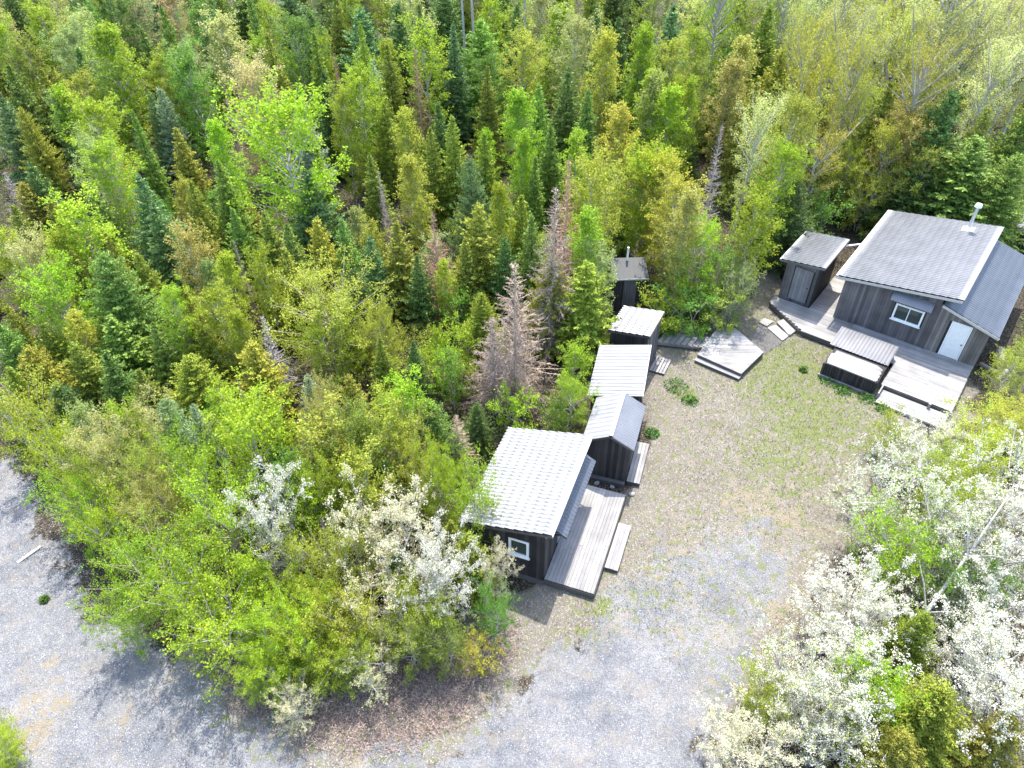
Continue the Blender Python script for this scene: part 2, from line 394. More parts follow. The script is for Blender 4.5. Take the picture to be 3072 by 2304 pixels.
def edge(maskv, nz, k=.55):
    """Mask broken up by noise so the border is ragged."""
    a = N(n, 'ShaderNodeMath', operation='MULTIPLY_ADD'); l.new(nz, a.inputs[0]); a.inputs[1].default_value = k; a.inputs[2].default_value = -k/2
    s = N(n, 'ShaderNodeMath', operation='ADD'); l.new(maskv, s.inputs[0]); l.new(a.outputs[0], s.inputs[1])
    r = N(n, 'ShaderNodeMapRange', interpolation_type='SMOOTHSTEP'); r.inputs[1].default_value = .32; r.inputs[2].default_value = .68; l.new(s.outputs[0], r.inputs[0]); return r.outputs[0]
stone_v = vor(30); fine = noise(38, 3, .7); big = noise(.55, 6, .65); med = noise(3.2, 6, .65); med2 = noise(2.1, 7, .72); med3 = noise(2.6, 7, .75)
sp = N(n, 'ShaderNodeSeparateColor'); l.new(stone_v.outputs['Color'], sp.inputs[0])
grav = cr(sp.outputs[0], [(.0, (.14, .141, .144)), (.5, (.193, .193, .194)), (1, (.262, .261, .259))])
grav = mulc(grav, cr(med, [(.25, (.72, .73, .76)), (.7, (1, 1, 1))]))
grav = mulc(grav, cr(big, [(.36, (.66, .69, .74)), (.6, (1.0, 1.0, 1.0))])); big2 = noise(.9, 8, .7)
gtan = N(n, 'ShaderNodeMath', operation='MULTIPLY'); l.new(cr(big2, [(.5, (0, 0, 0)), (.68, (1, 1, 1))]), gtan.inputs[0]); gtan.inputs[1].default_value = .65
tanc = N(n, 'ShaderNodeRGB'); tanc.outputs[0].default_value = (.225, .195, .155, 1)
grav = mixc(gtan.outputs[0], grav, tanc.outputs[0])
sp2v = vor(24); sp2 = N(n, 'ShaderNodeSeparateColor'); l.new(sp2v.outputs['Color'], sp2.inputs[0])
dirt = cr(sp2.outputs[1], [(.0, (.125, .113, .096)), (.5, (.165, .152, .131)), (.88, (.205, .19, .168)), (1, (.31, .295, .27))])
dirt = mulc(dirt, cr(big, [(.3, (.80, .77, .75)), (.7, (1.0, 1.0, .98))]))
litter = cr(sp2.outputs[0], [(.0, (.018, .015, .010)), (.6, (.045, .038, .026)), (.92, (.09, .075, .055)), (1, (.16, .14, .12))])
grass = cr(fine, [(.25, (.06, .075, .025)), (.55, (.13, .15, .055)), (.8, (.23, .235, .11))])
straw = cr(fine, [(.25, (.13, .11, .08)), (.6, (.22, .19, .14)), (.85, (.32, .285, .22))])
base = mixc(edge(attr('yard'), med), litter, dirt)
base = mixc(edge(attr('gravel'), med, 1.9), base, grav)
base = mixc(edge(attr('straw'), med2, 2.6), base, straw)
base = mixc(edge(attr('grass'), med3, 2.6), base, grass)
l.new(base, b.inputs['Base Color']); b.inputs['Roughness'].default_value = .95; b.inputs['Specular IOR Level'].default_value = .15
bp = N(n, 'ShaderNodeBump'); bp.inputs['Strength'].default_value = .7; bp.inputs['Distance'].default_value = .03
l.new(stone_v.outputs['Distance'], bp.inputs['Height']); l.new(bp.outputs[0], b.inputs['Normal'])
M['ground'] = m
gx = np.arange(-46, 58.01, .25); gy = np.arange(3, 72.01, .25)
GX, GY = np.meshgrid(gx, gy, indexing='ij'); GP = np.stack([GX.ravel(), GY.ravel()], 1)
mg, my, mc = masks(GP)
ggr = np.clip(np.maximum(np.maximum(grass_amount(GP)*.9, .31)*np.clip(my*1.3, 0, 1), mc), 0, 1); gst = np.clip(np.maximum(straw_amount(GP)*.75, .24*my), 0, 1)*np.clip(my+mg, 0, 1)
GV = np.column_stack([GP, ground_z(GP)])
idx = np.arange(len(GP)).reshape(GX.shape)
GF = np.stack([idx[:-1, :-1], idx[1:, :-1], idx[1:, 1:], idx[:-1, 1:]], -1).reshape(-1, 4)
fg, fy = mg[GF].mean(1), my[GF].mean(1)
cls = np.where(fg > .5, 1, np.where(fy > .5, 2, 0))
def ground_obj(name, F, lab, cat=None):
    u, inv = np.unique(F, return_inverse=True)
    me = mesh_np(name, GV[u], inv.reshape(F.shape), M['ground'], smooth=True)
    for a, arr in (('gravel', mg), ('yard', my), ('grass', ggr), ('straw', gst)):
        at_ = me.attributes.new(a, 'FLOAT', 'POINT'); at_.data.foreach_set('value', arr[u].astype(np.float32))
    o = obj(name, me); o['kind'] = 'structure'; o['label'] = lab
    return o
ground_obj('forest_ground', GF[cls == 0], 'dark leaf-littered forest ground under the trees')
ground_obj('gravel_drive', GF[cls == 1], 'pale blue-grey gravel drive running past the trees into the yard')
ground_obj('yard_ground', GF[cls == 2], 'bare earth and patchy grass yard between the cabins')
far = mesh_py('outer_ground', [(-900, -900, -.12), (900, -900, -.12), (900, 900, -.12), (-900, 900, -.12)], [(0, 1, 2, 3)], M['ground'])
obj('outer_ground', far)['kind'] = 'structure'
def gz(x, y): return float(ground_z(np.array([[x, y]]))[0])

# ------------------------------------------------------------------ main cabin
TH1 = math.radians(-38); W0 = (17.54, 32.60)
def loc1(x, y): c, s = math.cos(TH1), math.sin(TH1); return (W0[0]+c*x-s*y, W0[1]+s*x+c*y)
def handle(mt, x, y, z, parent):
    o = cyl('handle', mt, (x, y-.012, z), (x, y-.075, z), .03, parent, 10); return o
def window(parent, x0, x1, z0, z1, y, cols=2, sill=True):
    """Window on a wall facing -y: frame, panes, sill."""
    f = obj('window', None, parent)
    for nm, a in (('frame', (x0, x1, z1-.09, z1)), ('frame', (x0, x1, z0, z0+.09)), ('frame', (x0, x0+.09, z0+.09, z1-.09)), ('frame', (x1-.09, x1, z0+.09, z1-.09))):
        box(nm, M['white'], a[0], a[1], y-.055, y+.02, a[2], a[3], f)
    w = (x1-x0-.18)/cols
    for i in range(cols):
        a = x0+.09+i*w
        box('pane', M['glass'], a+.02, a+w-.02, y-.012, y-.004, z0+.09, z1-.09, f)
        if i: box('mullion', M['white'], a-.02, a+.02, y-.045, y+.01, z0+.09, z1-.09, f)
    if sill: box('sill', M['white'], x0-.05, x1+.05, y-.11, y+.02, z0-.04, z0-.002, f)
    return f
c1 = thing('cabin', 'largest grey wooden cabin with a steel flue, white door and split-level metal roof', 'cabin', (*W0, 0), TH1)
YF, YB = -.42, 7.6
def zmain(x): return 2.9+.82*(x+.37)/5.7
def zlean(x): return 3.2-.283*(x-4.6)
w1 = wall_core(c1, 0, 4.55, YF, YB, .12, zmain(0)-.10, zmain(4.55)-.10)
w2 = wall_core(c1, 4.553, 6.98, YF, YB-.02, .12, zlean(4.55)-.10, zlean(6.98)-.10); w2['label'] = 'paler lean-to end wall with the white door'
WH = (2.65, 4.02, 1.42, 2.35); DH = (5.28, 6.19, .36, 2.36)
siding(w1, M['siding'], 'x', YF, 0, 4.55, lambda a: zmain(a)-.11, .2, -1, [WH])
siding(w2, M['siding_light'], 'x', YF, 4.556, 6.98, lambda a: zlean(a)-.11, .2, -1, [DH])
siding(w1, M['siding'], 'y', 0, YF+.03, YB, lambda a: zmain(0)-.12, .2, -1, bw=.19)
box('corner_board', M['siding'], 4.47, 4.62, YF-.06, YF-.033, .2, zlean(4.55)-.12, w1)
window(c1, *WH, YF)
d = obj('door', None, c1); d['label'] = 'plain white door'
box('leaf', M['white'], 5.34, 6.13, YF-.05, YF-.005, .38, 2.32, d)
for a in ((5.27, 5.335, .36, 2.385), (6.135, 6.2, .36, 2.385)): box('frame', M['white'], a[0], a[1], YF-.062, YF+.01, a[2], a[3], d)
box('frame', M['white'], 5.338, 6.132, YF-.062, YF+.01, 2.325, 2.385, d); handle(M['black'], 6.06, YF-.045, 1.28, d)
for zz in (.5, 1.15, 1.78): box('panel', M['white'], 5.46, 6.01, YF-.06, YF-.051, zz, zz+.48, d)
r1_ = roof_sheet('roof', M['roof_grey'], -.37, 2.9, 5.33, 3.72, -.66, 8.0, c1, amp=.018, drop=.02, even=True); r1_['label'] = 'broad upper roof sloping to a white gutter'
trim_strip('gutter', M['trim'], (-.44, -.66, 2.83), (-.44, 8.0, 2.83), .10, .13, r1_)
trim_strip('barge_board', M['trim'], (-.36, -.675, 2.79), (5.33, -.675, 3.61), .03, .13, r1_)
trim_strip('barge_board', M['roof_grey'], (5.345, -.66, 3.67), (5.345, 8.0, 3.67), .03, .14, r1_)
r2_ = roof_sheet('roof', M['roof_slate'], 7.36, 2.42, 4.62, zlean(4.62), -.66, 7.85, c1, amp=.008, drop=.013, even=True); r2_['label'] = 'lean-to roof below the upper roof, its shade put in as slate blue'
trim_strip('barge_board', M['trim'], (4.62, -.675, zlean(4.62)-.09), (7.38, -.675, 2.33), .03, .13, r2_)
# awning over the window
aw = obj('window_awning', None, c1); aw['label'] = 'small corrugated metal awning over the window'
ax = np.linspace(2.36, 4.28, 97); az = .012*np.sign(np.sin((ax-2.36)/.12*2*np.pi))*np.abs(np.sin((ax-2.36)/.12*2*np.pi))**.5
V = np.array([[(x, YF-.04, 2.98+q), (x, YF-.25, 2.83+q), (x, YF-.46, 2.66+q)] for x, q in zip(ax, az)]).reshape(-1, 3)
F = [(i*3+j, (i+1)*3+j, (i+1)*3+j+1, i*3+j+1) for i in range(96) for j in range(2)]
obj('sheet', mesh_np('awning_sheet', V, F, M['galv']), aw)
for x in (2.45, 4.18): trim_strip('bracket', M['frame_wood'], (x, YF-.04, 2.45), (x, YF-.43, 2.64), .04, .04, aw)
# flue
fl = obj('flue', None, c1); fz = zmain(3.84)
V, F = tube_arrays([(3.84, 7.0, fz+.02), (3.84, 7.0, fz+.10), (3.84, 7.0, fz+.22)], [.26, .2, .1], 16)
obj('flashing', mesh_np('flashing', V, F, M['white'], True), fl); box('flashing_plate', M['white'], 3.55, 4.13, 6.72, 7.28, fz-.02, fz+.045, fl).rotation_euler = (0, -.143, 0)
cyl('pipe', M['flue'], (3.84, 7.0, fz+.05), (3.84, 7.0, fz+1.35), .085, fl, 16)
cyl('rain_cap', M['white'], (3.84, 7.0, fz+1.36), (3.84, 7.0, fz+1.52), .19, fl, 18, .15)
for z in (fz+.5, fz+.95): cyl('band', M['flue'], (3.84, 7.0, z), (3.84, 7.0, z+.04), .094, fl, 16)

# small shed beside the cabin
c8 = thing('shed', 'small grey board shed with a pale door beside the largest cabin', 'shed', (*W0, 0), TH1)
def z8(x): return 2.72+.28*(x+3.42)/2.32
w8 = wall_core(c8, -3.14, -1.42, -.26, 2.9, .1, z8(-3.14)-.1, z8(-1.42)-.1)
siding(w8, M['siding'], 'x', -.26, -3.14, -1.42, lambda a: z8(a)-.11, .2, -1, [(-2.64, -1.64, .4, 2.42)])
siding(w8, M['siding_dark'], 'y', -1.42, -.26, 2.9, lambda a: z8(-1.42)-.12, .2, 1, bw=.17)  # side boards darker than the front, shade put into their colour
d = obj('door', None, c8); d['label'] = 'pale weathered plank door'
for i in range(6): box('door_board', M['door_old'], -2.62+i*.163, -2.62+(i+1)*.163-.008, -.31-random.uniform(0, .006), -.262, .42, 2.40, d)
handle(M['black'], -1.75, -.30, 1.35, d)
r8 = roof_sheet('roof', M['roof_grey'], -3.42, 2.72, -1.10, 3.0, -.60, 3.08, c8, amp=.018, even=True)
trim_strip('gutter', M['trim'], (-3.46, -.60, 2.68), (-3.46, 3.08, 2.68), .06, .09, r8)
trim_strip('barge_board', M['roof_grey'], (-3.42, -.615, 2.64), (-1.1, -.615, 2.92), .03, .10, r8)
trim_strip('barge_board', M['siding'], (-1.085, -.60, 2.94), (-1.085, 3.08, 2.94), .03, .11, r8)
# rain pipe from the cabin gutter to the shed
pp = thing('rain_pipe', 'white rain pipe bridging the cabin gutter and the small shed', 'pipe', (*loc1(-1.2, 2.85), 0), TH1)
cyl('pipe', M['white'], (0, 0, 2.66), (.72, .62, 2.74), .05, pp, 12); cyl('elbow', M['white'], (.72, .62, 2.80), (.72, .62, 2.66), .058, pp, 12)

# main deck
dk = thing('wooden_deck', 'long grey wooden deck in front of the largest cabin', 'deck', (*W0, 0), TH1)
def left_limit(v): return -3.28 if v < 1.14 else -3.27+(v-1.14)/1.4*2.26
planks(dk, M['deck'], 0, 0, -2.65, -.44, .30, 'x', .14, clip=lambda y: (left_limit(-y), 1.08), t=.04)
planks(dk, M['deck'], 1.10, 6.95, -2.60, -.44, .35, 'x', .14, seg=3.6, t=.04)
planks(dk, M['deck'], 3.76, 6.95, -4.52, -2.60, .35, 'x', .14, seg=2.4, t=.04)
planks(dk, M['deck'], -1.34, -.04, -.43, 3.6, .29, 'x', .14, t=.04)
for a, b_ in (((-3.28, -.46), (-3.28, -1.14)), ((-3.27, -1.14), (-1.01, -2.66)), ((-1.01, -2.66), (1.06, -2.66)), ((6.965, -.44), (6.965, -4.53)), ((6.95, -4.535), (3.78, -4.535))):
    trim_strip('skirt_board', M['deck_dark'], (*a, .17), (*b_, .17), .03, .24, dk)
for x in (-3.0, -1.0, .9): box('post', M['frame_wood'], x-.05, x+.05, -1.1, -1.0, -.1, .25, dk)
for x in (4.0, 5.4, 6.85):
    for y in (-4.4, -2.6): box('post', M['frame_wood'], x-.05, x+.05, y-.05, y+.05, -.1, .31, dk)
# lower step in front of it
ls = thing('deck_step', 'low grey plank step along the front of the long deck, under white blossom', 'step', (*W0, 0), TH1)
planks(ls, M['deck'], 3.92, 6.9, -5.72, -4.62, .17, 'x', .16, seg=2.6)
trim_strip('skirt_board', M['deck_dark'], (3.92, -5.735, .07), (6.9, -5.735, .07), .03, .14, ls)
box('end_board', M['deck'], 3.84, 3.905, -5.35, -4.56, -.02, .42, ls)
box('post', M['deck'], 5.95, 6.07, -4.74, -4.62, -.02, .45, ls)
# planked box with metal lid on the deck edge
bx = thing('wooden_box', 'planked wooden box with a corrugated metal sheet and pale lid at the deck edge', 'wooden box', (*W0, 0), TH1)
prism('body', M['wall_core'], [(1.12, -5.17), (3.62, -5.17), (3.62, -2.1), (1.12, -2.1)], .02, .80, 'Z', bx)
for i in range(20):
    a = 1.08+i*.128; box('slat', M['siding_dark'], a, a+.098, -5.20-.028, -5.175, .12, .82, bx)
for i in range(12):
    a = -5.17+i*.13; box('slat', M['siding_dark'], 3.625, 3.65, a, a+.10, .36, .82, bx)
ly = [(-5.20, -4.90), (-4.89, -4.59), (-4.58, -4.28), (-4.27, -3.95)]
for i, (a, b_) in enumerate(ly):
    c = [0.0, .02, .06, .30][i]; e = [.10, .02, 0, .12][i]
    prism('lid_board', M['deck'], [(1.14+e, a), (3.58-(.04 if i == 0 else 0), a), (3.60-c*.2, (a+b_)/2), (3.56-c, b_), (1.16+(.12 if i == 3 else 0), b_)], .825, .875, 'Z', bx)
sx = np.linspace(.82, 3.66, 200); sq = .011*np.clip(np.sin((sx-.82)/.17*2*np.pi)*2, -1, 1)
V = np.array([[(x, -2.02, .99+q), (x, -2.85, .95+q), (x, -3.70, .90+q)] for x, q in zip(sx, sq)]).reshape(-1, 3)
F = [(i*3+1, (i+1)*3+1, (i+1)*3, i*3) for i in range(199)] + [(i*3+2, (i+1)*3+2, (i+1)*3+1, i*3+1) for i in range(199)]
obj('metal_sheet', mesh_np('box_sheet', V, F, M['galv']), bx)
for x in (1.1, 3.5):
    for y in (-2.1, -3.6): box('post', M['frame_wood'], x-.04, x+.04, y-.04, y+.04, .0, .90, bx)
trim_strip('bottom_rail', M['deck'], (1.02, -5.27, .09), (3.83, -5.27, .09), .07, .10, bx)

# ------------------------------------------------------------------ lower cabin with pale roof
TH2 = math.radians(-20.5); O2 = (1.10, 16.10)
c2 = thing('cabin', 'dark board cabin with a big white metal roof nearest the drive', 'cabin', (*O2, 0), TH2)
def z2(x): return 2.5+.75*(x+3.2)/3.53
w = wall_core(c2, -3.0, 0, 0, 4.75, .05, z2(-3)-.1, z2(0)-.1)
WB = (-1.36, -.58, 1.28, 2.18)
siding(w, M['siding_dark'], 'x', 0, -3.0, 0, lambda a: z2(a)-.11, .12, -1, [WB])
siding(w, M['siding_dark'], 'y', 0, 0, 4.75, lambda a: z2(0)-.12, .12, 1, [(1.6, 2.5, .3, 2.3)])
window(c2, *WB, 0, cols=1)
d = obj('door', None, c2); box('leaf', M['door_old'], .002, .045, 1.62, 2.48, .37, 2.27, d)
r = roof_sheet('roof', M['roof_pale'], -3.2, 2.5, .33, 3.25, -.22, 4.93, c2, amp=.019, drop=.024)
trim_strip('barge_board', M['frame_wood'], (-3.2, -.235, 2.41), (.33, -.235, 3.15), .03, .10, r)
trim_strip('barge_board', M['trim'], (.345, -.235, 3.16), (.345, 4.93, 3.16), .025, .11, r)
pr = roof_sheet('porch_roof', M['roof_slate'], .64, 2.17, .03, 2.56, .62, 4.62, c2, amp=.009, drop=.012); pr['label'] = 'narrow porch roof over the deck side, its shade put in as slate blue'
for y in (.75, 2.6, 4.5): trim_strip('bracket', M['frame_wood'], (.035, y, 1.9), (.5, y, 2.18), .05, .05, pr)
trim_strip('down_board', M['trim'], (.06, -.16, 2.95), (.30, -.17, 3.10), .03, .08, r)
box('sill_beam', M['deck_dark'], -3.0, .02, -.16, -.03, -.02, .14, c2)
d2 = thing('wooden_deck', 'grey plank deck along the side of the white-roofed cabin', 'deck', (*O2, 0), TH2)
planks(d2, M['deck'], .05, 1.95, -.08, 4.90, .35, 'y', .135, seg=3.1)
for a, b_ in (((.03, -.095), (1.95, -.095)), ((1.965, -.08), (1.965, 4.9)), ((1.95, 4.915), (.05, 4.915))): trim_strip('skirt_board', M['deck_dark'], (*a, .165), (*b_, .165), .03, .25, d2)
for x in (.15, 1.85):
    for y in (.1, 2.4, 4.7): box('post', M['frame_wood'], x-.05, x+.05, y-.05, y+.05, -.1, .31, d2)
s2 = thing('deck_step', 'single grey step against the deck of the white-roofed cabin', 'step', (*O2, 0), TH2)
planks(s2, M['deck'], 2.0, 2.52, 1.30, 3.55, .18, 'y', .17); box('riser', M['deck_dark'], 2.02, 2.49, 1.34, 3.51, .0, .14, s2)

# ------------------------------------------------------------------ gabled shed
TH5 = math.radians(-18); O5 = (4.74, 20.93)
c5 = thing('shed', 'dark gabled shed with ribbed metal roof behind the white-roofed cabin', 'shed', (*O5, 0), TH5)
prism('wall', M['wall_core'], [(-1.74, .05), (0, .05), (0, 2.17), (-.78, 2.62), (-1.74, 2.14)], 0, 2.45, 'Y', c5)
w = c5.children[0]
def z5(a): return 2.75-.52*abs(a+.79)-.10
siding(w, M['siding_dark'], 'x', 0, -1.74, 0, z5, .12, -1); siding(w, M['siding_dark'], 'y', 0, 0, 2.45, lambda a: 2.2, .12, 1, [(.8, 1.65, .2, 2.0)])
d = obj('door', None, c5); box('leaf', M['siding'], .002, .04, .82, 1.63, .22, 1.98, d)
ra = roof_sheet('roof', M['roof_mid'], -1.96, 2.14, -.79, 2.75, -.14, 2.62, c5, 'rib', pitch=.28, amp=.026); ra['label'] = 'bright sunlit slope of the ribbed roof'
rb = roof_sheet('roof', M['roof_grey'], .21, 2.21, -.785, 2.75, -.14, 2.62, c5, 'rib', pitch=.14, amp=.01); rb['label'] = 'slope of the roof facing the yard, its shade put in as grey'  # greyer than the other slope: shade put into the roofing colour
trim_strip('ridge_cap', M['roof_pale'], (-.79, -.15, 2.785), (-.79, 2.63, 2.785), .16, .02, c5)
trim_strip('barge_board', M['frame_wood'], (-1.97, -.15, 2.06), (-.80, -.15, 2.67), .03, .10, ra)
trim_strip('barge_board', M['frame_wood'], (.22, -.15, 2.13), (-.78, -.15, 2.67), .03, .10, rb)
box('sill_beam', M['deck_dark'], -1.72, 0, -.22, -.035, -.02, .16, c5)
s5 = thing('deck_step', 'grey plank step along the gabled shed', 'step', (*O5, 0), TH5)
planks(s5, M['deck'], .06, .62, -.02, 2.42, .21, 'y', .14, gap=.012); box('riser', M['deck_dark'], .08, .6, .02, 2.38, .0, .17, s5)

# ------------------------------------------------------------------ lean-to store, small shed, outhouse, far shed
TH4 = math.radians(-14); O4 = (6.41, 27.06)
c4 = thing('shed', 'low shed with a single-slope ribbed metal roof between gabled and square sheds', 'shed', (*O4, 0), TH4)
w = wall_core(c4, -2.15, -.10, -3.45, -.08, .0, 2.1, 2.48)
siding(w, M['siding_dark'], 'y', -.10, -3.45, -.08, lambda a: 2.47, .06, 1, [(-.95, -.15, .1, 2.0)]); siding(w, M['siding_dark'], 'x', -3.45, -2.15, -.1, lambda a: 2.12+.18*(a+2.15), .06, -1)
d = obj('door', None, c4); box('leaf', M['siding'], -.098, -.06, -.93, -.17, .12, 1.98, d)
r = roof_sheet('roof', M['roof_mid'], -2.32, 2.18, .05, 2.61, -3.60, .04, c4, 'rib', pitch=.24, amp=.035)
trim_strip('barge_board', M['trim'], (.065, -3.6, 2.56), (.065, .04, 2.56), .025, .10, r)
TH3 = math.radians(-27); O3 = (7.49, 29.71)
c3 = thing('shed', 'square dark shed with a white tiled metal roof by the boardwalk', 'shed', (*O3, 0), TH3)
w = wall_core(c3, -1.95, -.08, -2.08, -.12, .0, 2.2, 2.47)
siding(w, M['siding_dark'], 'x', -2.08, -1.95, -.08, lambda a: 2.21+.14*(a+1.95), .06, -1); siding(w, M['siding'], 'y', -.08, -2.08, -.12, lambda a: 2.45, .06, 1)
r = roof_sheet('roof', M['roof_pale'], -2.06, 2.3, .02, 2.6, -2.22, .02, c3, amp=.019, drop=.024)
trim_strip('barge_board', M['frame_wood'], (-2.06, -2.235, 2.22), (.02, -2.235, 2.51), .03, .09, r); trim_strip('barge_board', M['frame_wood'], (.035, -2.22, 2.52), (.035, .02, 2.52), .03, .09, r)
TH6 = math.radians(92); O6 = (7.30, 33.45)
c6 = thing('outhouse', 'small dark outhouse with a white vent pipe among the trees', 'outhouse', (*O6, 0), TH6)
w = wall_core(c6, .08, 1.15, .12, 1.78, .0, 2.12, 2.45)
for i in range(11):
    a = .12+i*.151; box('board', M['siding_dark'], .055, .079, a+.003, a+.148, .08, 2.1, w)
d = obj('door', None, c6); box('leaf', M['siding'], .03, .054, .55, 1.25, .15, 1.95, d)
r = roof_sheet('roof', M['roof_dark'], -.12, 2.2, 1.28, 2.62, -.02, 1.90, c6, 'rib', pitch=.3, amp=.004)
trim_strip('eave_board', M['trim'], (-.135, -.02, 2.14), (-.135, 1.9, 2.14), .03, .09, r)
cyl('vent_pipe', M['white'], (1.12, .98, 2.4), (1.12, .98, 3.35), .06, c6, 14)
c7 = thing('shed', 'dark grey shed behind the largest cabin, partly out of view', 'shed', (*loc1(6.1, 12.0), 0), TH1)
w = wall_core(c7, 0, 3.0, 0, 3.2, .0, 1.9, 2.5); siding(w, M['siding_dark'], 'x', 0, 0, 3.0, lambda a: 1.9+.2*a-.01, .05, -1)
roof_sheet('roof', M['roof_slate'], -.25, 1.95, 3.3, 2.62, -.3, 3.5, c7, 'rib', pitch=.3, amp=.01)
tb = thing('round_table', 'small white round table behind the lean-to roof', 'table', (*loc1(6.35, 12.0-1.3), 0), 0)
cyl('tabletop', M['white'], (0, 0, .74), (0, 0, .78), .5, tb, 28); cyl('leg', M['white'], (0, 0, .04), (0, 0, .74), .05, tb, 12); cyl('base', M['white'], (0, 0, 0), (0, 0, .04), .25, tb, 20)

# ------------------------------------------------------------------ paths and platforms
TP = math.radians(-40); OP = (9.37, 29.13)
pd = thing('platform', 'five-sided grey plank platform at the end of the boardwalk', 'platform', (0, 0, 0), 0)
PENT = [(10.76, 31.22), (11.83, 31.18), (12.75, 29.27), (11.22, 27.60), (9.37, 29.13)]
def clip_poly(c, poly):
    xs = []
    for p, q in zip(poly, poly[1:]+poly[:1]):
        if (p[1]-c)*(q[1]-c) <= 0 and p[1] != q[1]: xs.append(p[0]+(c-p[1])*(q[0]-p[0])/(q[1]-p[1]))
    return (min(xs), max(xs)) if len(xs) > 1 else None
def rot(p, a): return (p[0]*math.cos(a)-p[1]*math.sin(a), p[0]*math.sin(a)+p[1]*math.cos(a))
aP = math.radians(-4); pl = [rot((p[0]-11.2, p[1]-29.4), -aP) for p in PENT]
pd.location = (11.2, 29.4, 0); pd.rotation_euler = (0, 0, aP)
n_ = 26; lo_, hi_ = min(p[1] for p in pl), max(p[1] for p in pl); hw = (hi_-lo_)/n_
def slab_clip(y0, y1, poly):
    """Polygon part between two horizontal lines."""
    out = poly
    for s, yy in ((1, y0), (-1, y1)):
        new = []
        for p, q in zip(out, out[1:]+out[:1]):
            ip, iq = s*(p[1]-yy) >= 0, s*(q[1]-yy) >= 0
            if ip: new.append(p)
            if ip != iq: t = (yy-p[1])/(q[1]-p[1]); new.append((p[0]+t*(q[0]-p[0]), yy))
        out = new
        if not out: return []
    return out
for i in range(n_):
    pg = slab_clip(lo_+i*hw+.004, lo_+(i+1)*hw-.004, pl)
    if len(pg) > 2:
        dz = random.uniform(-.004, .004); prism('plank', M['deck'], pg, .31+dz, .35+dz, 'Z', pd)
for a, b_ in zip(pl, pl[1:]+pl[:1]): trim_strip('skirt_board', M['deck_dark'], (a[0]*.985, a[1]*.985, .16), (b_[0]*.985, b_[1]*.985, .16), .03, .28, pd)
ps = thing('platform_step', 'narrow grey step along the edge of the five-sided platform', 'step', (9.20, 28.93, 0), math.radians(-38.5))
planks(ps, M['deck'], 0, 2.42, -.02, .34, .18, 'x', .17); box('riser', M['deck_dark'], .04, 2.38, .0, .30, .0, .14, ps)
bw = thing('boardwalk', 'short boardwalk of grey slats joining the square shed to the platform', 'boardwalk', (7.50, 30.30, 0), math.radians(-12))
for i in range(9):
    x = .12+i*.30
    o = obj('slat', unit_cube(M['deck']), bw, (x+.22, .47, .25+random.uniform(-.006, .006)), math.radians(66), (1.02, .235, .035))
trim_strip('side_rail', M['log'], (-.05, .02, .16), (2.35, .02, .16), .05, .14, bw); trim_strip('side_rail', M['log'], (.35, .93, .16), (2.75, .93, .16), .05, .14, bw)
pt = thing('pallet', 'grey slatted pallet lying at the door of the low shed', 'pallet', (6.83, 28.22, 0), math.radians(-26))
for i in range(5): box('slat', M['deck'], .01+i*.158, .01+i*.158+.125, 0, 1.24, .11, .135, pt)
for y in (.05, .6, 1.13): box('bearer', M['deck_dark'], .0, .77, y, y+.07, .0, .108, pt)
mt_ = mesh_py('grit', [(*at(1640-60+x_, y_)[:2], gz(*at(1640-60+x_, y_)[:2])+.03) for x_, y_ in ((15, 745), (55, 712), (62, 700), (115, 735), (100, 748), (50, 778))], [(0, 1, 2, 3, 4, 5)], M['mat'])
g_ = obj('path_patch', mt_); g_['kind'] = 'structure'; g_['label'] = 'dark grey grit patch between the platform and paving slabs'
def paver(pts, z, lab):
    P_ = [at(*p, z) for p in pts]; c = sum(P_)/len(P_)
    t = thing('paving_slab', lab, 'paving slab', (c[0], c[1], 0), 0, 'paving slabs leading to the long deck')
    P2 = []
    for a, b_ in zip(P_, P_[1:]+P_[:1]):
        for k in (0.06, .5, .94): q = a+(b_-a)*k; P2.append((q[0]-c[0]+random.uniform(-.02, .02), q[1]-c[1]+random.uniform(-.02, .02)))
    prism('slab', M['stone'], P2[::-1], -.06, z, 'Z', t)
def r2d(p): return ((1700+p[0]/2.7657)/1.38879, (700+p[1]/2.7657)/1.38879)
paver([r2d(p) for p in ((1590, 735), (1640, 700), (1715, 730), (1660, 768))], .06, 'smallest paving slab, farthest from the long deck')
paver([r2d(p) for p in ((1745, 735), (1815, 700), (1930, 790), (1848, 842))], .13, 'raised paving slab touching the edge of the long deck')
paver([r2d(p) for p in ((1665, 782), (1735, 757), (1843, 852), (1790, 887))], .07, 'long paving slab beside the dark grit patch')
pk = thing('loose_board', 'single pale board lying on the gravel drive', 'board', (-18.9, 17.57, gz(-18.9, 17.57)+.035), math.radians(55.3))
box('plank', M['deck'], -.48, .48, -.07, .07, -.02, .025, pk)
def rock(x, y, s, lab, seed, mt='stone'):
    r = np.random.default_rng(seed); import bmesh
    bm = bmesh.new(); bmesh.ops.create_icosphere(bm, subdivisions=2, radius=1)
    q = r.normal(0, 1, (5, 3))
    for v in bm.verts:
        k = 1+.22*sum(math.sin(2*v.co.dot(Vector(a))) for a in q)/2
        v.co = Vector((v.co.x*k*s, v.co.y*k*s*.8, v.co.z*k*s*.55))
    me = bpy.data.meshes.new('rock'); bm.to_mesh(me); bm.free(); me.materials.append(M[mt])
    tag(obj('rock', me, None, (x, y, gz(x, y)+s*.2), r.random()*6), lab, 'rock')
rock(4.95, 20.35, .14, 'tan stone on bare earth below the gabled shed step', 1); rock(3.55, 20.95, .13, 'grey stone under the end of the plank deck', 2); rock(4.2, 20.75, .10, 'small pebble-like stone between deck and gabled shed', 3)
rock(10.3, 31.55, .33, 'dark boulder at the far corner of the platform', 4, 'mat')
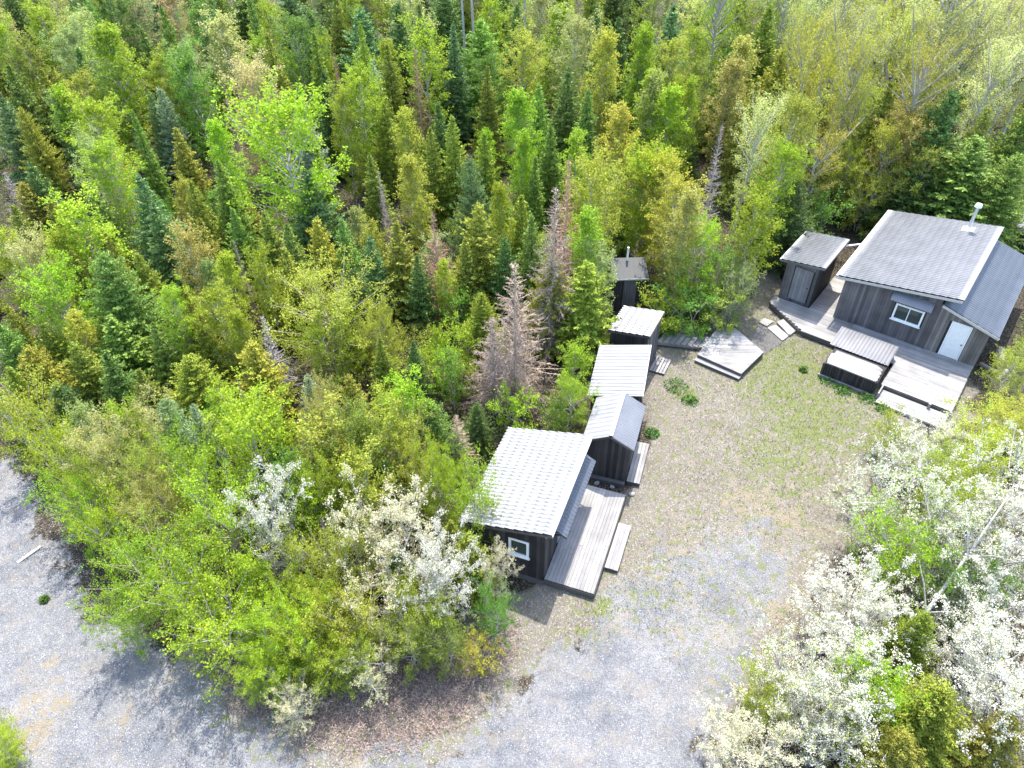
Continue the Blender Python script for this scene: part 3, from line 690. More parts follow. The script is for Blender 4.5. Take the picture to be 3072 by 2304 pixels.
lg = [(2156, 775, .32, 1.1, 'grey stump of stacked wood beside the lean-to'), (2140, 800, .16, 2.2, 'thin grey log on the grass below the lean-to'), (2163, 812, .14, .7, 'short grey log nearest the blossom trees')]
for X, Y, r_, a, lab in lg:
    p = at(X, Y, .1); o = thing('log', lab, 'log', (p[0], p[1], gz(p[0], p[1])+r_*.8), a)
    cyl('trunk', M['log'], (-.55, 0, 0), (.55, 0, .03), r_*.8, o, 12, r_*.7)
    cyl('cut_face', M['deck'], (.545, 0, .03), (.56, 0, .03), r_*.6, o, 12)

# ------------------------------------------------------------------ tree building
def unit(v): return v/(np.linalg.norm(v, axis=-1, keepdims=True)+1e-9)
def quads(C, size, aspect, R, up=.5, T=None, vary=.35):
    """Rhombic leaf faces at C; T gives their long direction (random if None)."""
    n_ = len(C); nrm = R.normal(0, 1, (n_, 3)); nrm[:, 2] = np.abs(nrm[:, 2])*.6+up*1.2; nrm = unit(nrm)
    if T is None: T = R.normal(0, 1, (n_, 3))
    T = unit(T - (T*nrm).sum(1, keepdims=True)*nrm); Bn = np.cross(nrm, T)
    s = (np.asarray(size)*R.uniform(1-vary, 1+vary, n_))[:, None]*.5
    V = np.stack([C-T*s, C+Bn*s*aspect+T*s*.1, C+T*s, C-Bn*s*aspect+T*s*.1], 1).reshape(-1, 3)
    return V, np.arange(4*n_).reshape(-1, 4)
def ribbons(P0, P1, w, R):
    n_ = len(P0); T = unit(P1-P0); s = unit(np.cross(T, R.normal(0, 1, (n_, 3))))*np.reshape(w, (-1, 1))*.5
    V = np.stack([P0-s, P0+s, P1+s*.5, P1-s*.5], 1).reshape(-1, 3)
    return V, np.arange(4*n_).reshape(-1, 4)
GA = 2.39996
def trunk_path(R, h, wob=.05, k=8):
    z = np.linspace(-.15, h, k); x = np.cumsum(R.normal(0, wob, k))*np.linspace(0, 1, k); y = np.cumsum(R.normal(0, wob, k))*np.linspace(0, 1, k)
    return np.column_stack([x, y, z])
def along(path, z): return np.column_stack([np.interp(z, path[:, 2], path[:, 0]), np.interp(z, path[:, 2], path[:, 1]), z])
def leafy(seed, h, r, base=.12, limbs=34, twigs=8, leaves=26, size=.085, shape='ovoid', up0=18, up1=72, spread=.13, tr=.05, bark='bark_grey', stems=1, petals=0, psize=.055, leafmat='leaf', skip=0., limbr=.016, upn=.35):
    R = np.random.default_rng(seed)
    tp, LC, PC, PT = [], [], [], []; leaves = leaves*.95; size = size*1.06; up0, up1 = up0-10, up1-7; spread = spread*.72
    for st in range(stems):
        path = trunk_path(R, h*R.uniform(.8, .97) if stems > 1 else h*.95, .05*h/6)
        if stems > 1:
            a = st*2*np.pi/stems+R.uniform(0, .6); k = R.uniform(.25, .6)*r
            t = np.clip(path[:, 2:3]/h, 0, 1)**.8
            path[:, :2] += np.array([[math.cos(a), math.sin(a)]])*(t*k+.06)
        top = path[-1, 2]; q = np.linspace(0, 1, len(path)); tp.append(tube_arrays(path, tr*(1-q*.88)/(stems**.4), 6))
        nl = max(6, limbs//stems)
        ts = base + (1-base)*(np.arange(nl)+R.uniform(0, 1, nl))/nl*.97
        az = np.arange(nl)*GA + R.uniform(-.4, .4, nl)
        if skip: keep = R.random(nl) > skip; ts, az = ts[keep], az[keep]; nl = len(ts)
        u_ = (ts-base)/(1-base)
        if shape == 'ovoid': env = np.sin(np.pi*np.clip(u_*.86+.12, 0, 1))**.75
        elif shape == 'round': env = np.sqrt(np.clip(1-(u_*1.5-.55)**2, .06, 1))
        elif shape == 'column': env = np.clip(np.sin(np.pi*np.clip(u_*.85+.15, 0, 1))**.5, .15, 1)*.9
        elif shape == 'vase': env = np.clip(.25+u_*1.1, 0, 1)*np.clip((1.08-u_)*2.6, 0.25, 1)
        else: env = np.clip(1.05-u_, .08, 1)
        P0 = along(path, ts*top); el = np.radians(up0+(up1-up0)*u_**1.2+R.normal(0, 9, nl))
        D = np.column_stack([np.cos(az)*np.cos(el), np.sin(az)*np.cos(el), np.sin(el)])
        L = env*r*R.uniform(.62, 1.12, nl)/np.maximum(np.cos(el), .45); L = np.minimum(L, (h*1.03-P0[:, 2])/np.maximum(np.sin(el), .2)+.25); L = np.maximum(L, .2)
        for i in range(nl):
            ks = np.linspace(0, 1, 4)[:, None]; bend = np.array([0, 0, .12*L[i]])*ks**2
            lp = P0[i]+D[i]*L[i]*ks+bend
            tp.append(tube_arrays(lp, np.array([1, .75, .45, .15])*limbr*(.6+.5*L[i]), 4))
            nt_ = max(3, int(twigs*(.5+L[i]/r)))
            tt = R.uniform(.28, 1, nt_); B0 = P0[i]+D[i]*L[i]*tt[:, None]+bend[-1]*tt[:, None]**2
            td = unit(D[i]*.55+R.normal(0, .8, (nt_, 3))+np.array([0, 0, .3])); tl = R.uniform(.18, .42, nt_)*np.clip(L[i], .5, 1.6)
            ln = max(3, int(leaves)); s = 1-.75*R.random((nt_, ln))**1.5; 
            C = B0[:, None]+td[:, None]*(tl[:, None]*s)[..., None]+R.normal(0, spread*.55, (nt_, ln, 3))*(.5+.6*np.clip(L[i], .4, 1.4))
            LC.append(C.reshape(-1, 3))
            if petals:
                nb = max(2, int(petals)); s = R.uniform(.1, 1.1, (nt_, nb)); c0 = B0[:, None]+td[:, None]*(tl[:, None]*s)[..., None]+R.normal(0, .05, (nt_, nb, 3))
                c = c0[:, :, None]+R.normal(0, .045, (nt_, nb, 7, 3)); PC.append(c.reshape(-1, 3))
                PT.append(ribbons(B0, B0+td*tl[:, None], np.full(nt_, .012), R))
    TV, TF = join_arrays(tp)
    tm = mesh_np('trunk', TV, TF, M[bark], True)
    C = np.concatenate(LC); V, F = quads(C, size, .62, R, upn)
    cm = mesh_np('crown', V, F, M[leafmat])
    pm = None
    if petals:
        V, F = quads(np.concatenate(PC), psize, .8, R, .3); pm = mesh_np('blossom', V, F, M['petal'])
    return dict(h=h, r=r, trunk=tm, crown=cm, blossom=pm)
def conifer(seed, h, r, gap=.19, per=9, size=.17, wid=.05, droop=12, shape=.84, fill=1.2, tuft=False, irreg=.16):
    R = np.random.default_rng(seed); path = trunk_path(R, h, .012*h/6)
    q = np.linspace(0, 1, len(path)); tp = [tube_arrays(path, .012*h*(1-q*.93)+.004, 6)]
    C, T, Sz = [], [], []; z = .05*h; k = 0
    while z < h*.985:
        u_ = z/h; rr = r*np.clip((1-u_)**shape*1.06+.02, .03, 1)*(1 if u_ > .1 else .8)
        nb = max(4, int(per*(.55+.6*(1-u_))))
        for j in range(nb):
            az = k*GA+j*2*np.pi/nb+R.uniform(-.25, .25); L = max(.1, rr*R.uniform(1-irreg*2, 1+irreg)); el = math.radians(-droop+(droop+38)*u_**1.3+R.normal(0, 6))
            d_ = np.array([math.cos(az)*math.cos(el), math.sin(az)*math.cos(el), math.sin(el)]); p0 = along(path, np.array([z+R.uniform(-.5, .5)*gap]))[0]
            side = np.array([-math.sin(az), math.cos(az), 0]); tipup = np.array([0, 0, .10*L])
            if L > .45: tp.append(tube_arrays(p0+np.array([[0, 0, 0], d_*L*.5, d_*L*.95+tipup]), [.011, .008, .003], 3))
            m_ = max(4, int(L/.075*fill)); s = (np.arange(m_)+R.uniform(.2, .8, m_))/m_; s = .12+.88*s
            ctr = p0+d_*L*s[:, None]+tipup*s[:, None]**2
            wd = np.minimum(.5*L, .34)*(1.08-s)
            for sg in (-1, 1):
                lat = R.uniform(.25, 1, m_)*wd
                C.append(ctr+side*sg*lat[:, None]+d_*lat[:, None]*.45+R.normal(0, .025, (m_, 3))+np.array([0, 0, -.04])*(lat/.2)[:, None])
                T.append(d_*.75+side*sg*.7+R.normal(0, .28, (m_, 3))+np.array([0, 0, .25 if tuft else -.06])); Sz.append(np.full(m_, size)*(.75+.35*(1-u_)))
            C.append(ctr+R.normal(0, .03, (m_, 3))); T.append(np.tile(d_, (m_, 1))+R.normal(0, .25, (m_, 3))+np.array([0, 0, .2])); Sz.append(np.full(m_, size)*(.75+.35*(1-u_)))
        k += 1; z += gap*(1.15-.55*u_)
    ns = 40; zz = h*(1-R.uniform(0, .09, ns)); C.append(along(path, zz)+R.normal(0, .015, (ns, 3))); T.append(R.normal(0, .5, (ns, 3))+np.array([0, 0, 1.1])); Sz.append(np.full(ns, size*.7))
    C, T, Sz = np.concatenate(C), np.concatenate(T), np.concatenate(Sz)
    V, F = quads(C, Sz, wid/size*1.6, R, .35, T)
    TV, TF = join_arrays(tp)
    return dict(h=h, r=r, trunk=mesh_np('trunk', TV, TF, M['bark_dark'], True), crown=mesh_np('crown', V, F, M['needle']), blossom=None)
def dead_conifer(seed, h, r, gap=.17, per=8, needles=.2, bark='bark_tan'):
    R = np.random.default_rng(seed); path = trunk_path(R, h, .015*h/6); q = np.linspace(0, 1, len(path)); tp = [tube_arrays(path, .013*h*(1-q*.95)+.003, 6)]
    A, B_, Wd, C, T = [], [], [], [], []; z = .06*h; k = 0
    while z < h*.98:
        u_ = z/h; rr = r*((1-u_)**.9*1.05+.03); nb = max(4, int(per*(.5+.6*(1-u_))))
        for j in range(nb):
            az = k*GA+j*2*np.pi/nb+R.uniform(-.3, .3); L = max(.1, rr*R.uniform(.35, 1.3)); el = math.radians(-16+46*u_+R.normal(0, 8))
            d_ = np.array([math.cos(az)*math.cos(el), math.sin(az)*math.cos(el), math.sin(el)]); side = np.array([-math.sin(az), math.cos(az), 0]); p0 = along(path, np.array([z]))[0]
            A.append(p0[None]); B_.append((p0+d_*L)[None]); Wd.append([.026])
            m_ = max(4, int(L/.05)); s = R.uniform(.15, 1, m_); ctr = p0+d_*L*s[:, None]; sg = R.choice([-1, 1], m_)[:, None]; ll = (R.uniform(.12, .34, m_)*(1.15-s)*np.clip(L, .4, 1.2))[:, None]
            e_ = ctr+(d_*.7+side*sg*.75+R.normal(0, .25, (m_, 3))+np.array([0, 0, -.12]))*ll
            A.append(ctr); B_.append(e_); Wd.append(np.full(m_, .014))
            mid = ctr+(e_-ctr)*R.uniform(.3, .8, (m_, 1)); A.append(mid); B_.append(mid+R.normal(0, .1, (m_, 3))*np.clip(L, .4, 1)); Wd.append(np.full(m_, .010))
            w_ = int(m_*needles*2)
            if w_: i = R.integers(0, m_, w_); C.append(ctr[i]+(e_[i]-ctr[i])*R.uniform(.2, 1, (w_, 1))); T.append(e_[i]-ctr[i])
        k += 1; z += gap*(1.1-.5*u_)
    V1, F1 = ribbons(np.concatenate(A), np.concatenate(B_), np.concatenate(Wd), R)
    parts = [(V1, F1)]
    if C: parts.append(quads(np.concatenate(C), .11, .28, R, .2, np.concatenate(T)))
    V, F = join_arrays(parts); TV, TF = join_arrays(tp)
    return dict(h=h, r=r, trunk=mesh_np('trunk', TV, TF, M[bark], True), crown=mesh_np('crown', V, F, M['twig']), blossom=None)

PROTO = {
 'S': [conifer(101, 6.5, 1.5, fill=1.3), conifer(102, 7.0, 1.15, per=8), conifer(103, 6.0, 1.75, gap=.22, droop=16), conifer(104, 5.0, 1.5, shape=.8, irreg=.22, droop=4, tuft=True), conifer(105, 8.5, 1.7, gap=.22), conifer(106, 5.5, 1.9, shape=.75, irreg=.25, tuft=True, droop=2), conifer(107, 5.2, 1.9, gap=.15, per=12, size=.105, wid=.034, shape=.75, irreg=.24, fill=2.0, tuft=True, droop=6)],
 'F': [conifer(111, 5.0, 1.6, shape=.6, size=.24, wid=.03, tuft=True, droop=-12, fill=1.1, irreg=.2), conifer(112, 6.0, 1.3, shape=.65, size=.22, wid=.03, tuft=True, droop=-15, fill=1.1)],
 'D': [dead_conifer(121, 8.0, 1.5), dead_conifer(122, 6.0, 1.05, needles=.15, bark='bark_grey'), dead_conifer(123, 8.5, 1.9, needles=.25)],
 'B': [leafy(201, 6.5, 1.25, limbs=46, twigs=9, leaves=22, up0=25, up1=76), leafy(202, 6.0, 1.7, limbs=50, twigs=9, leaves=24, up0=20, up1=70), leafy(203, 7.5, 1.0, limbs=50, twigs=8, leaves=20, shape='column', up0=40, up1=80),
       leafy(204, 5.5, 1.9, limbs=52, twigs=9, leaves=30, shape='round', up0=15, up1=72, size=.068), leafy(205, 8.0, 1.6, limbs=56, twigs=9, leaves=24, up0=22, up1=74), leafy(206, 4.5, 1.0, limbs=30, twigs=8, leaves=22, shape='column', up0=35, up1=78, size=.075)],
 'R': [leafy(301, 4.6, 2.3, limbs=64, twigs=9, leaves=25, shape='round', stems=3, up0=8, up1=75, size=.063, bark='bark_tan'), leafy(302, 4.2, 2.0, limbs=60, twigs=10, leaves=40, shape='round', stems=2, up0=5, up1=72, size=.062),
       leafy(303, 5.0, 2.4, limbs=74, twigs=11, leaves=40, shape='round', stems=3, up0=0, up1=72, size=.064), leafy(304, 3.6, 1.6, limbs=46, twigs=8, leaves=22, shape='round', stems=2, up0=5, up1=75, size=.07)],
 'T': [leafy(401, 12.0, 2.6, base=.35, limbs=52, twigs=12, leaves=17, shape='vase', up0=35, up1=72, size=.085, tr=.15, limbr=.034, spread=.2), leafy(402, 11.0, 2.2, base=.4, limbs=46, twigs=12, leaves=15, shape='vase', up0=40, up1=76, size=.08, tr=.13, limbr=.032, spread=.2),
       leafy(403, 10.0, 2.8, base=.25, limbs=58, twigs=12, leaves=17, shape='vase', stems=3, up0=35, up1=74, size=.085, tr=.13, limbr=.032, spread=.2), leafy(404, 14.0, 2.2, base=.55, limbs=36, twigs=9, leaves=10, shape='ovoid', up0=30, up1=70, size=.09, tr=.15, limbr=.03, spread=.2)],
 'W': [leafy(501, 4.6, 2.0, limbs=46, twigs=7, leaves=9, shape='vase', stems=3, up0=15, up1=75, size=.07, petals=3, psize=.055, limbr=.02), leafy(502, 4.2, 1.6, limbs=40, twigs=7, leaves=6, shape='round', stems=2, up0=15, up1=78, size=.06, petals=6, psize=.055, limbr=.02),
       leafy(503, 5.2, 2.4, limbs=60, twigs=7, leaves=10, shape='round', stems=4, up0=8, up1=75, size=.07, petals=3, psize=.055, limbr=.022), leafy(504, 2.6, 1.4, limbs=26, twigs=6, leaves=7, shape='round', stems=3, up0=5, up1=72, size=.06, petals=4, psize=.055)],
 'H': [leafy(601, 1.7, 1.0, base=.05, limbs=26, twigs=7, leaves=17, shape='round', stems=3, up0=5, up1=75, size=.07, tr=.02, limbr=.008), leafy(602, 2.3, 1.0, base=.05, limbs=30, twigs=7, leaves=15, shape='vase', stems=3, up0=20, up1=75, size=.07, tr=.02, limbr=.008), leafy(603, 1.2, .9, base=.03, limbs=24, twigs=6, leaves=17, shape='round', stems=3, up0=0, up1=70, size=.06, tr=.015, limbr=.006)],
}
# leaf colours (real surface colour, linear)
TINT = {
 'lime': (.32, .42, .032), 'bright': (.32, .46, .028), 'green': (.155, .29, .038), 'pale': (.33, .41, .13), 'yellow': (.39, .42, .055), 'tan': (.48, .50, .17), 'orange': (.41, .385, .10), 'olive': (.27, .325, .05),
 'dark': (.13, .215, .055), 'blue': (.17, .275, .095), 'mid': (.20, .30, .06), 'gold': (.31, .325, .05), 'amber': (.37, .365, .05), 'moss': (.28, .345, .045), 'fresh': (.23, .34, .06), 'mist': (.33, .42, .22),
 'rust': (.43, .255, .17), 'taupe': (.37, .285, .23), 'grey': (.37, .34, .325), 'white': (.29, .37, .04), 'cream': (.32, .37, .06)}
LOOK = {
 'S': {'dark': 'dark green spruce', 'blue': 'blue-green spruce', 'mid': 'mid-green spruce', 'gold': 'golden-green fir', 'amber': 'orange-tipped golden fir', 'moss': 'moss-green fir', 'fresh': 'light green young spruce', 'olive': 'olive-green fir'},
 'F': {'mist': 'pale misty-green pine', 'blue': 'soft blue-green pine'},
 'D': {'rust': 'rust-brown dead spruce', 'taupe': 'bare brown dead spruce', 'grey': 'bare grey dead spruce'},
 'B': {'lime': 'lime-green leafy tree', 'bright': 'bright green leafy tree', 'green': 'deep green leafy tree', 'pale': 'pale green leafy tree', 'yellow': 'yellow-green leafy tree', 'tan': 'tan-budded leafy tree', 'orange': 'orange-budded leafy tree', 'olive': 'olive-green leafy tree'},
 'R': {'lime': 'lime-green bushy tree', 'bright': 'bright green bushy tree', 'yellow': 'yellow-green bushy tree', 'tan': 'tan-flowered bushy tree', 'orange': 'orange-flushed bushy tree', 'olive': 'olive-green bushy tree', 'green': 'deep green bushy tree', 'pale': 'pale green bushy tree'},
 'T': {'yellow': 'yellow grey-trunked hardwood', 'tan': 'tan grey-limbed hardwood', 'pale': 'pale-trunked hardwood', 'lime': 'lime-leaved grey-trunked hardwood'},
 'W': {'white': 'white-blossomed tree', 'cream': 'cream-blossomed tree'},
 'H': {'green': 'deep green shrub', 'lime': 'lime-green shrub', 'bright': 'bright green shrub', 'yellow': 'yellow-green shrub', 'pale': 'pale green shrub', 'olive': 'olive shrub'}}
NAME = {'S': ('conifer_tree', 'conifer'), 'F': ('pine_tree', 'pine'), 'D': ('dead_tree', 'dead tree'), 'B': ('leafy_tree', 'tree'), 'R': ('bushy_tree', 'tree'), 'T': ('hardwood_tree', 'tree'), 'W': ('blossom_tree', 'blossom tree'), 'H': ('shrub', 'shrub')}
GROUPNAME = {'S': 'conifers in the forest', 'F': 'pines in the forest', 'D': 'dead trees in the forest', 'B': 'leafy trees in the forest', 'R': 'bushy trees at the forest edge', 'T': 'tall hardwoods at the back', 'W': 'blossoming trees', 'H': 'shrubs under the trees'}
TREES = []
def plant(kind, col, p, h, r, label=None, seed=None, petal=None, variant=None):
    R = np.random.default_rng(seed if seed is not None else 1000+len(TREES))
    pr_ = PROTO[kind]; asp = h/r
    if variant is None:
        sc_ = [abs(math.log((q['h']/q['r'])/asp))+.35*abs(math.log(q['h']/h))+R.uniform(0, .35) for q in pr_]; variant = int(np.argmin(sc_))
    q = pr_[variant]; nm, cat = NAME[kind]
    root = obj(nm, None, None, (p[0], p[1], gz(p[0], p[1])), R.uniform(0, 6.28))
    root.scale = (r/q['r'], r/q['r'], h/q['h']); tag(root, None, cat, GROUPNAME[kind])
    c = np.array(TINT[col])*R.uniform(.86, 1.14)*(1+R.normal(0, .05, 3)); col4 = (*np.clip(c, 0, 1), 1)
    obj('trunk', q['trunk'], root); o = obj('crown', q['crown'], root); o.color = col4
    if q['blossom']:
        o = obj('blossom', q['blossom'], root); o.color = (*(petal or ((.68, .655, .57) if col == 'white' else (.62, .575, .41))), 1)
    TREES.append(dict(o=root, kind=kind, col=col, p=np.array([p[0], p[1]]), h=h, r=r, label=label))
    return root
BLD = [(W0, TH1, -4, 8, -6.5, 9.5), (O2, TH2, -3.6, 3.2, -1, 5.6), (O5, TH5, -2.4, 1.2, -.8, 3.4), (O4, TH4, -2.6, 1.6, -4, .6), (O3, TH3, -2.3, 1.2, -2.6, .5), ((7.3, 33.45), math.radians(2), -2.4, .6, -3.2, 2.2), ((11.2, 29.4), 0, -3.5, 3, -3, 3), ((8.8, 30.6), math.radians(-12), -2.2, 2.2, -1.1, 1.1)]
def blocked(x, y):
    for O, th, xa, xb, ya, yb in BLD:
        c, s = math.cos(th), math.sin(th); dx, dy = x-O[0], y-O[1]; lx, ly = c*dx+s*dy, -s*dx+c*dy
        if xa < lx < xb and ya < ly < yb: return True
    return False
WIDE = {'S': 1.85, 'B': 1.3, 'D': 1.4, 'T': 1.1, 'F': 1.25, 'R': 1.1, 'W': 1.1, 'H': 1.2}; HIGH = {'S': .86, 'D': .95, 'T': .84}
def top(X, Y, kind, col, wpx, h, label=None, **k):
    h = h*HIGH.get(kind, 1)
    if Y < 8 and kind in 'SBF': h = min(h, 7.4)
    """A tree whose tip stands where the photograph shows it: X, Y of the tip, crown width wpx in the same frame, height h in metres."""
    if X > 1290 and Y < 690 and wpx > 66:
        for _ in range(14):
            p = at(X, Y, h*.97); sh = -np.array([sdir.x, sdir.y])/sdir.z
            if h > 3.4 and any(blocked(*(p[:2]+sh*max(0, h*k-2.6))) for k in (.38, .7, .95)): h *= .93
            else: break
    p = at(X, Y, h*.97); Z = depth_of(np.array([p[0], p[1], h*.5])); r = wpx/2*Z/(FPX/1.38879)*WIDE[kind]
    return plant(kind, col, p, h, r, label, **k)

# ------------------------------------------------------------------ the trees, one by one
T_ = top
# far rows
for X, Y, h in ((1010, 232, 21), (1029, 226, 21), (1133, 205, 20), (1169, 210, 20), (1511, 172, 17), (1530, 150, 16), (1562, 118, 15), (1368, 60, 15), (345, 88, 9)):
    p = at(X, Y, 0); plant('T', 'pale', p, h, 2.0, {1010: 'tall pale bare trunk in the back row, thicker one of a close pair', 1029: 'tall pale bare trunk in the back row, slimmer one of a close pair', 1511: 'tall grey trunk standing above the dark pointed spruces at the back', 345: 'thin white leaning stem among the far green trees'}.get(X), variant=3)
FAR = [(85, 26,'B','lime',66,8),(0,60,'B','lime',60,8),(182,42,'B','pale',80,8),(286,6,'B','pale',90,9),(238,68,'B','lime',52,8),(400,-8,'S','dark',80,10),(456,-30,'S','dark',80,11),(520,-30,'S','mid',90,11),(618,-25,'S','blue',90,10),(668,30,'S','dark',70,9),
 (693,88,'B','lime',46,7),(404,107,'B','pale',66,8),(345,127,'B','lime',70,7.5),(472,52,'B','tan',84,8),(560,98,'B','lime',56,7.5),(325,205,'F','blue',60,6),(156,71,'B','pale',90,8.5),(85,150,'S','gold',52,7.5),(20,150,'S','mid',70,8),(130,192,'B','bright',54,7),
 (182,170,'B','yellow',72,7.5),(114,200,'S','blue',40,8),(180,233,'B','bright',100,7.5),(46,240,'S','amber',54,7),(0,208,'S','blue',64,7.5),(286,247,'S','fresh',40,8.5),(381,283,'S','gold',60,7.5),(345,195,'F','mist',70,6.5),(482,188,'D','taupe',44,7),(475,270,'B','bright',54,7),
 (537,158,'B','tan',110,8),(650,232,'F','mist',90,7),(182,312,'B','pale',76,7.5),(234,318,'B','bright',92,7.5),(303,387,'S','blue',92,7.8),(202,413,'S','mid',64,7),(413,397,'S','olive',66,7),(472,351,'S','fresh',62,7.5),(65,358,'S','dark',80,7.5),(50,400,'S','gold',92,6.5),
 (163,450,'B','bright',112,7),(667,384,'S','blue',96,7.5),(10,375,'D','grey',70,6),(-20,20,'B','tan',70,8),(30,-20,'B','lime',70,8.5),(130,-20,'S','blue',70,9),(215,-25,'B','pale',80,9),(340,-35,'S','blue',80,10),(570,20,'B','lime',60,8),(730,-20,'S','dark',80,10),
 (752,0,'B','lime',56,8.5),(778,26,'S','blue',92,9),(905,15,'S','mid',54,11),(977,60,'S','blue',50,10),(837,94,'B','bright',46,7.5),(896,110,'D','rust',66,9),(924,70,'S','mid',60,9.5),(1060,5,'B','lime',52,9),(1039,50,'S','fresh',112,9.5),(1122,80,'B','yellow',84,8.5),
 (1221,24,'B','bright',66,9.5),(1300,80,'B','yellow',60,9.5),(1384,66,'B','bright',56,9),(1338,45,'S','dark',60,9.5),(768,156,'B','bright',92,8.5),(800,130,'F','mist',84,7),(827,208,'S','olive',60,8),(720,118,'D','rust',36,6.5),(948,228,'S','dark',52,8),(977,258,'S','olive',66,8),
 (876,250,'B','yellow',54,7),(928,283,'S','moss',60,7.5),(1133,206,'B','bright',68,8),(1166,190,'S','fresh',66,8.5),(1228,156,'S','mid',84,9),(1124,293,'B','bright',48,7),(1156,342,'S','fresh',42,7),(1329,238,'B','yellow',74,8.5),(1420,172,'B','pale',62,8.5),(1045,298,'S','moss',66,7.5),
 (1016,355,'F','blue',104,7),(896,348,'B','yellow',62,7),(1088,403,'S','fresh',48,6.5),(800,340,'S','olive',60,7.5),(818,378,'D','grey',40,6),(827,417,'D','taupe',46,6),(1190,280,'S','mid',60,8),(1270,200,'S','mid',60,8.5),(1250,300,'B','lime',60,8),(735,215,'B','lime',60,7.5),
 (700,160,'S','dark',60,8.5),(860,20,'S','dark',70,10),(960,-20,'S','dark',80,11),(1090,-25,'S','mid',80,11),(1180,-20,'S','dark',70,11),(1270,-25,'B','olive',90,11),(1330,-30,'S','dark',80,11),(1420,-25,'B','olive',90,11),(1120,0,'B','olive',60,9),(1290,20,'S','dark',60,9)]
for a in FAR: T_(*a)
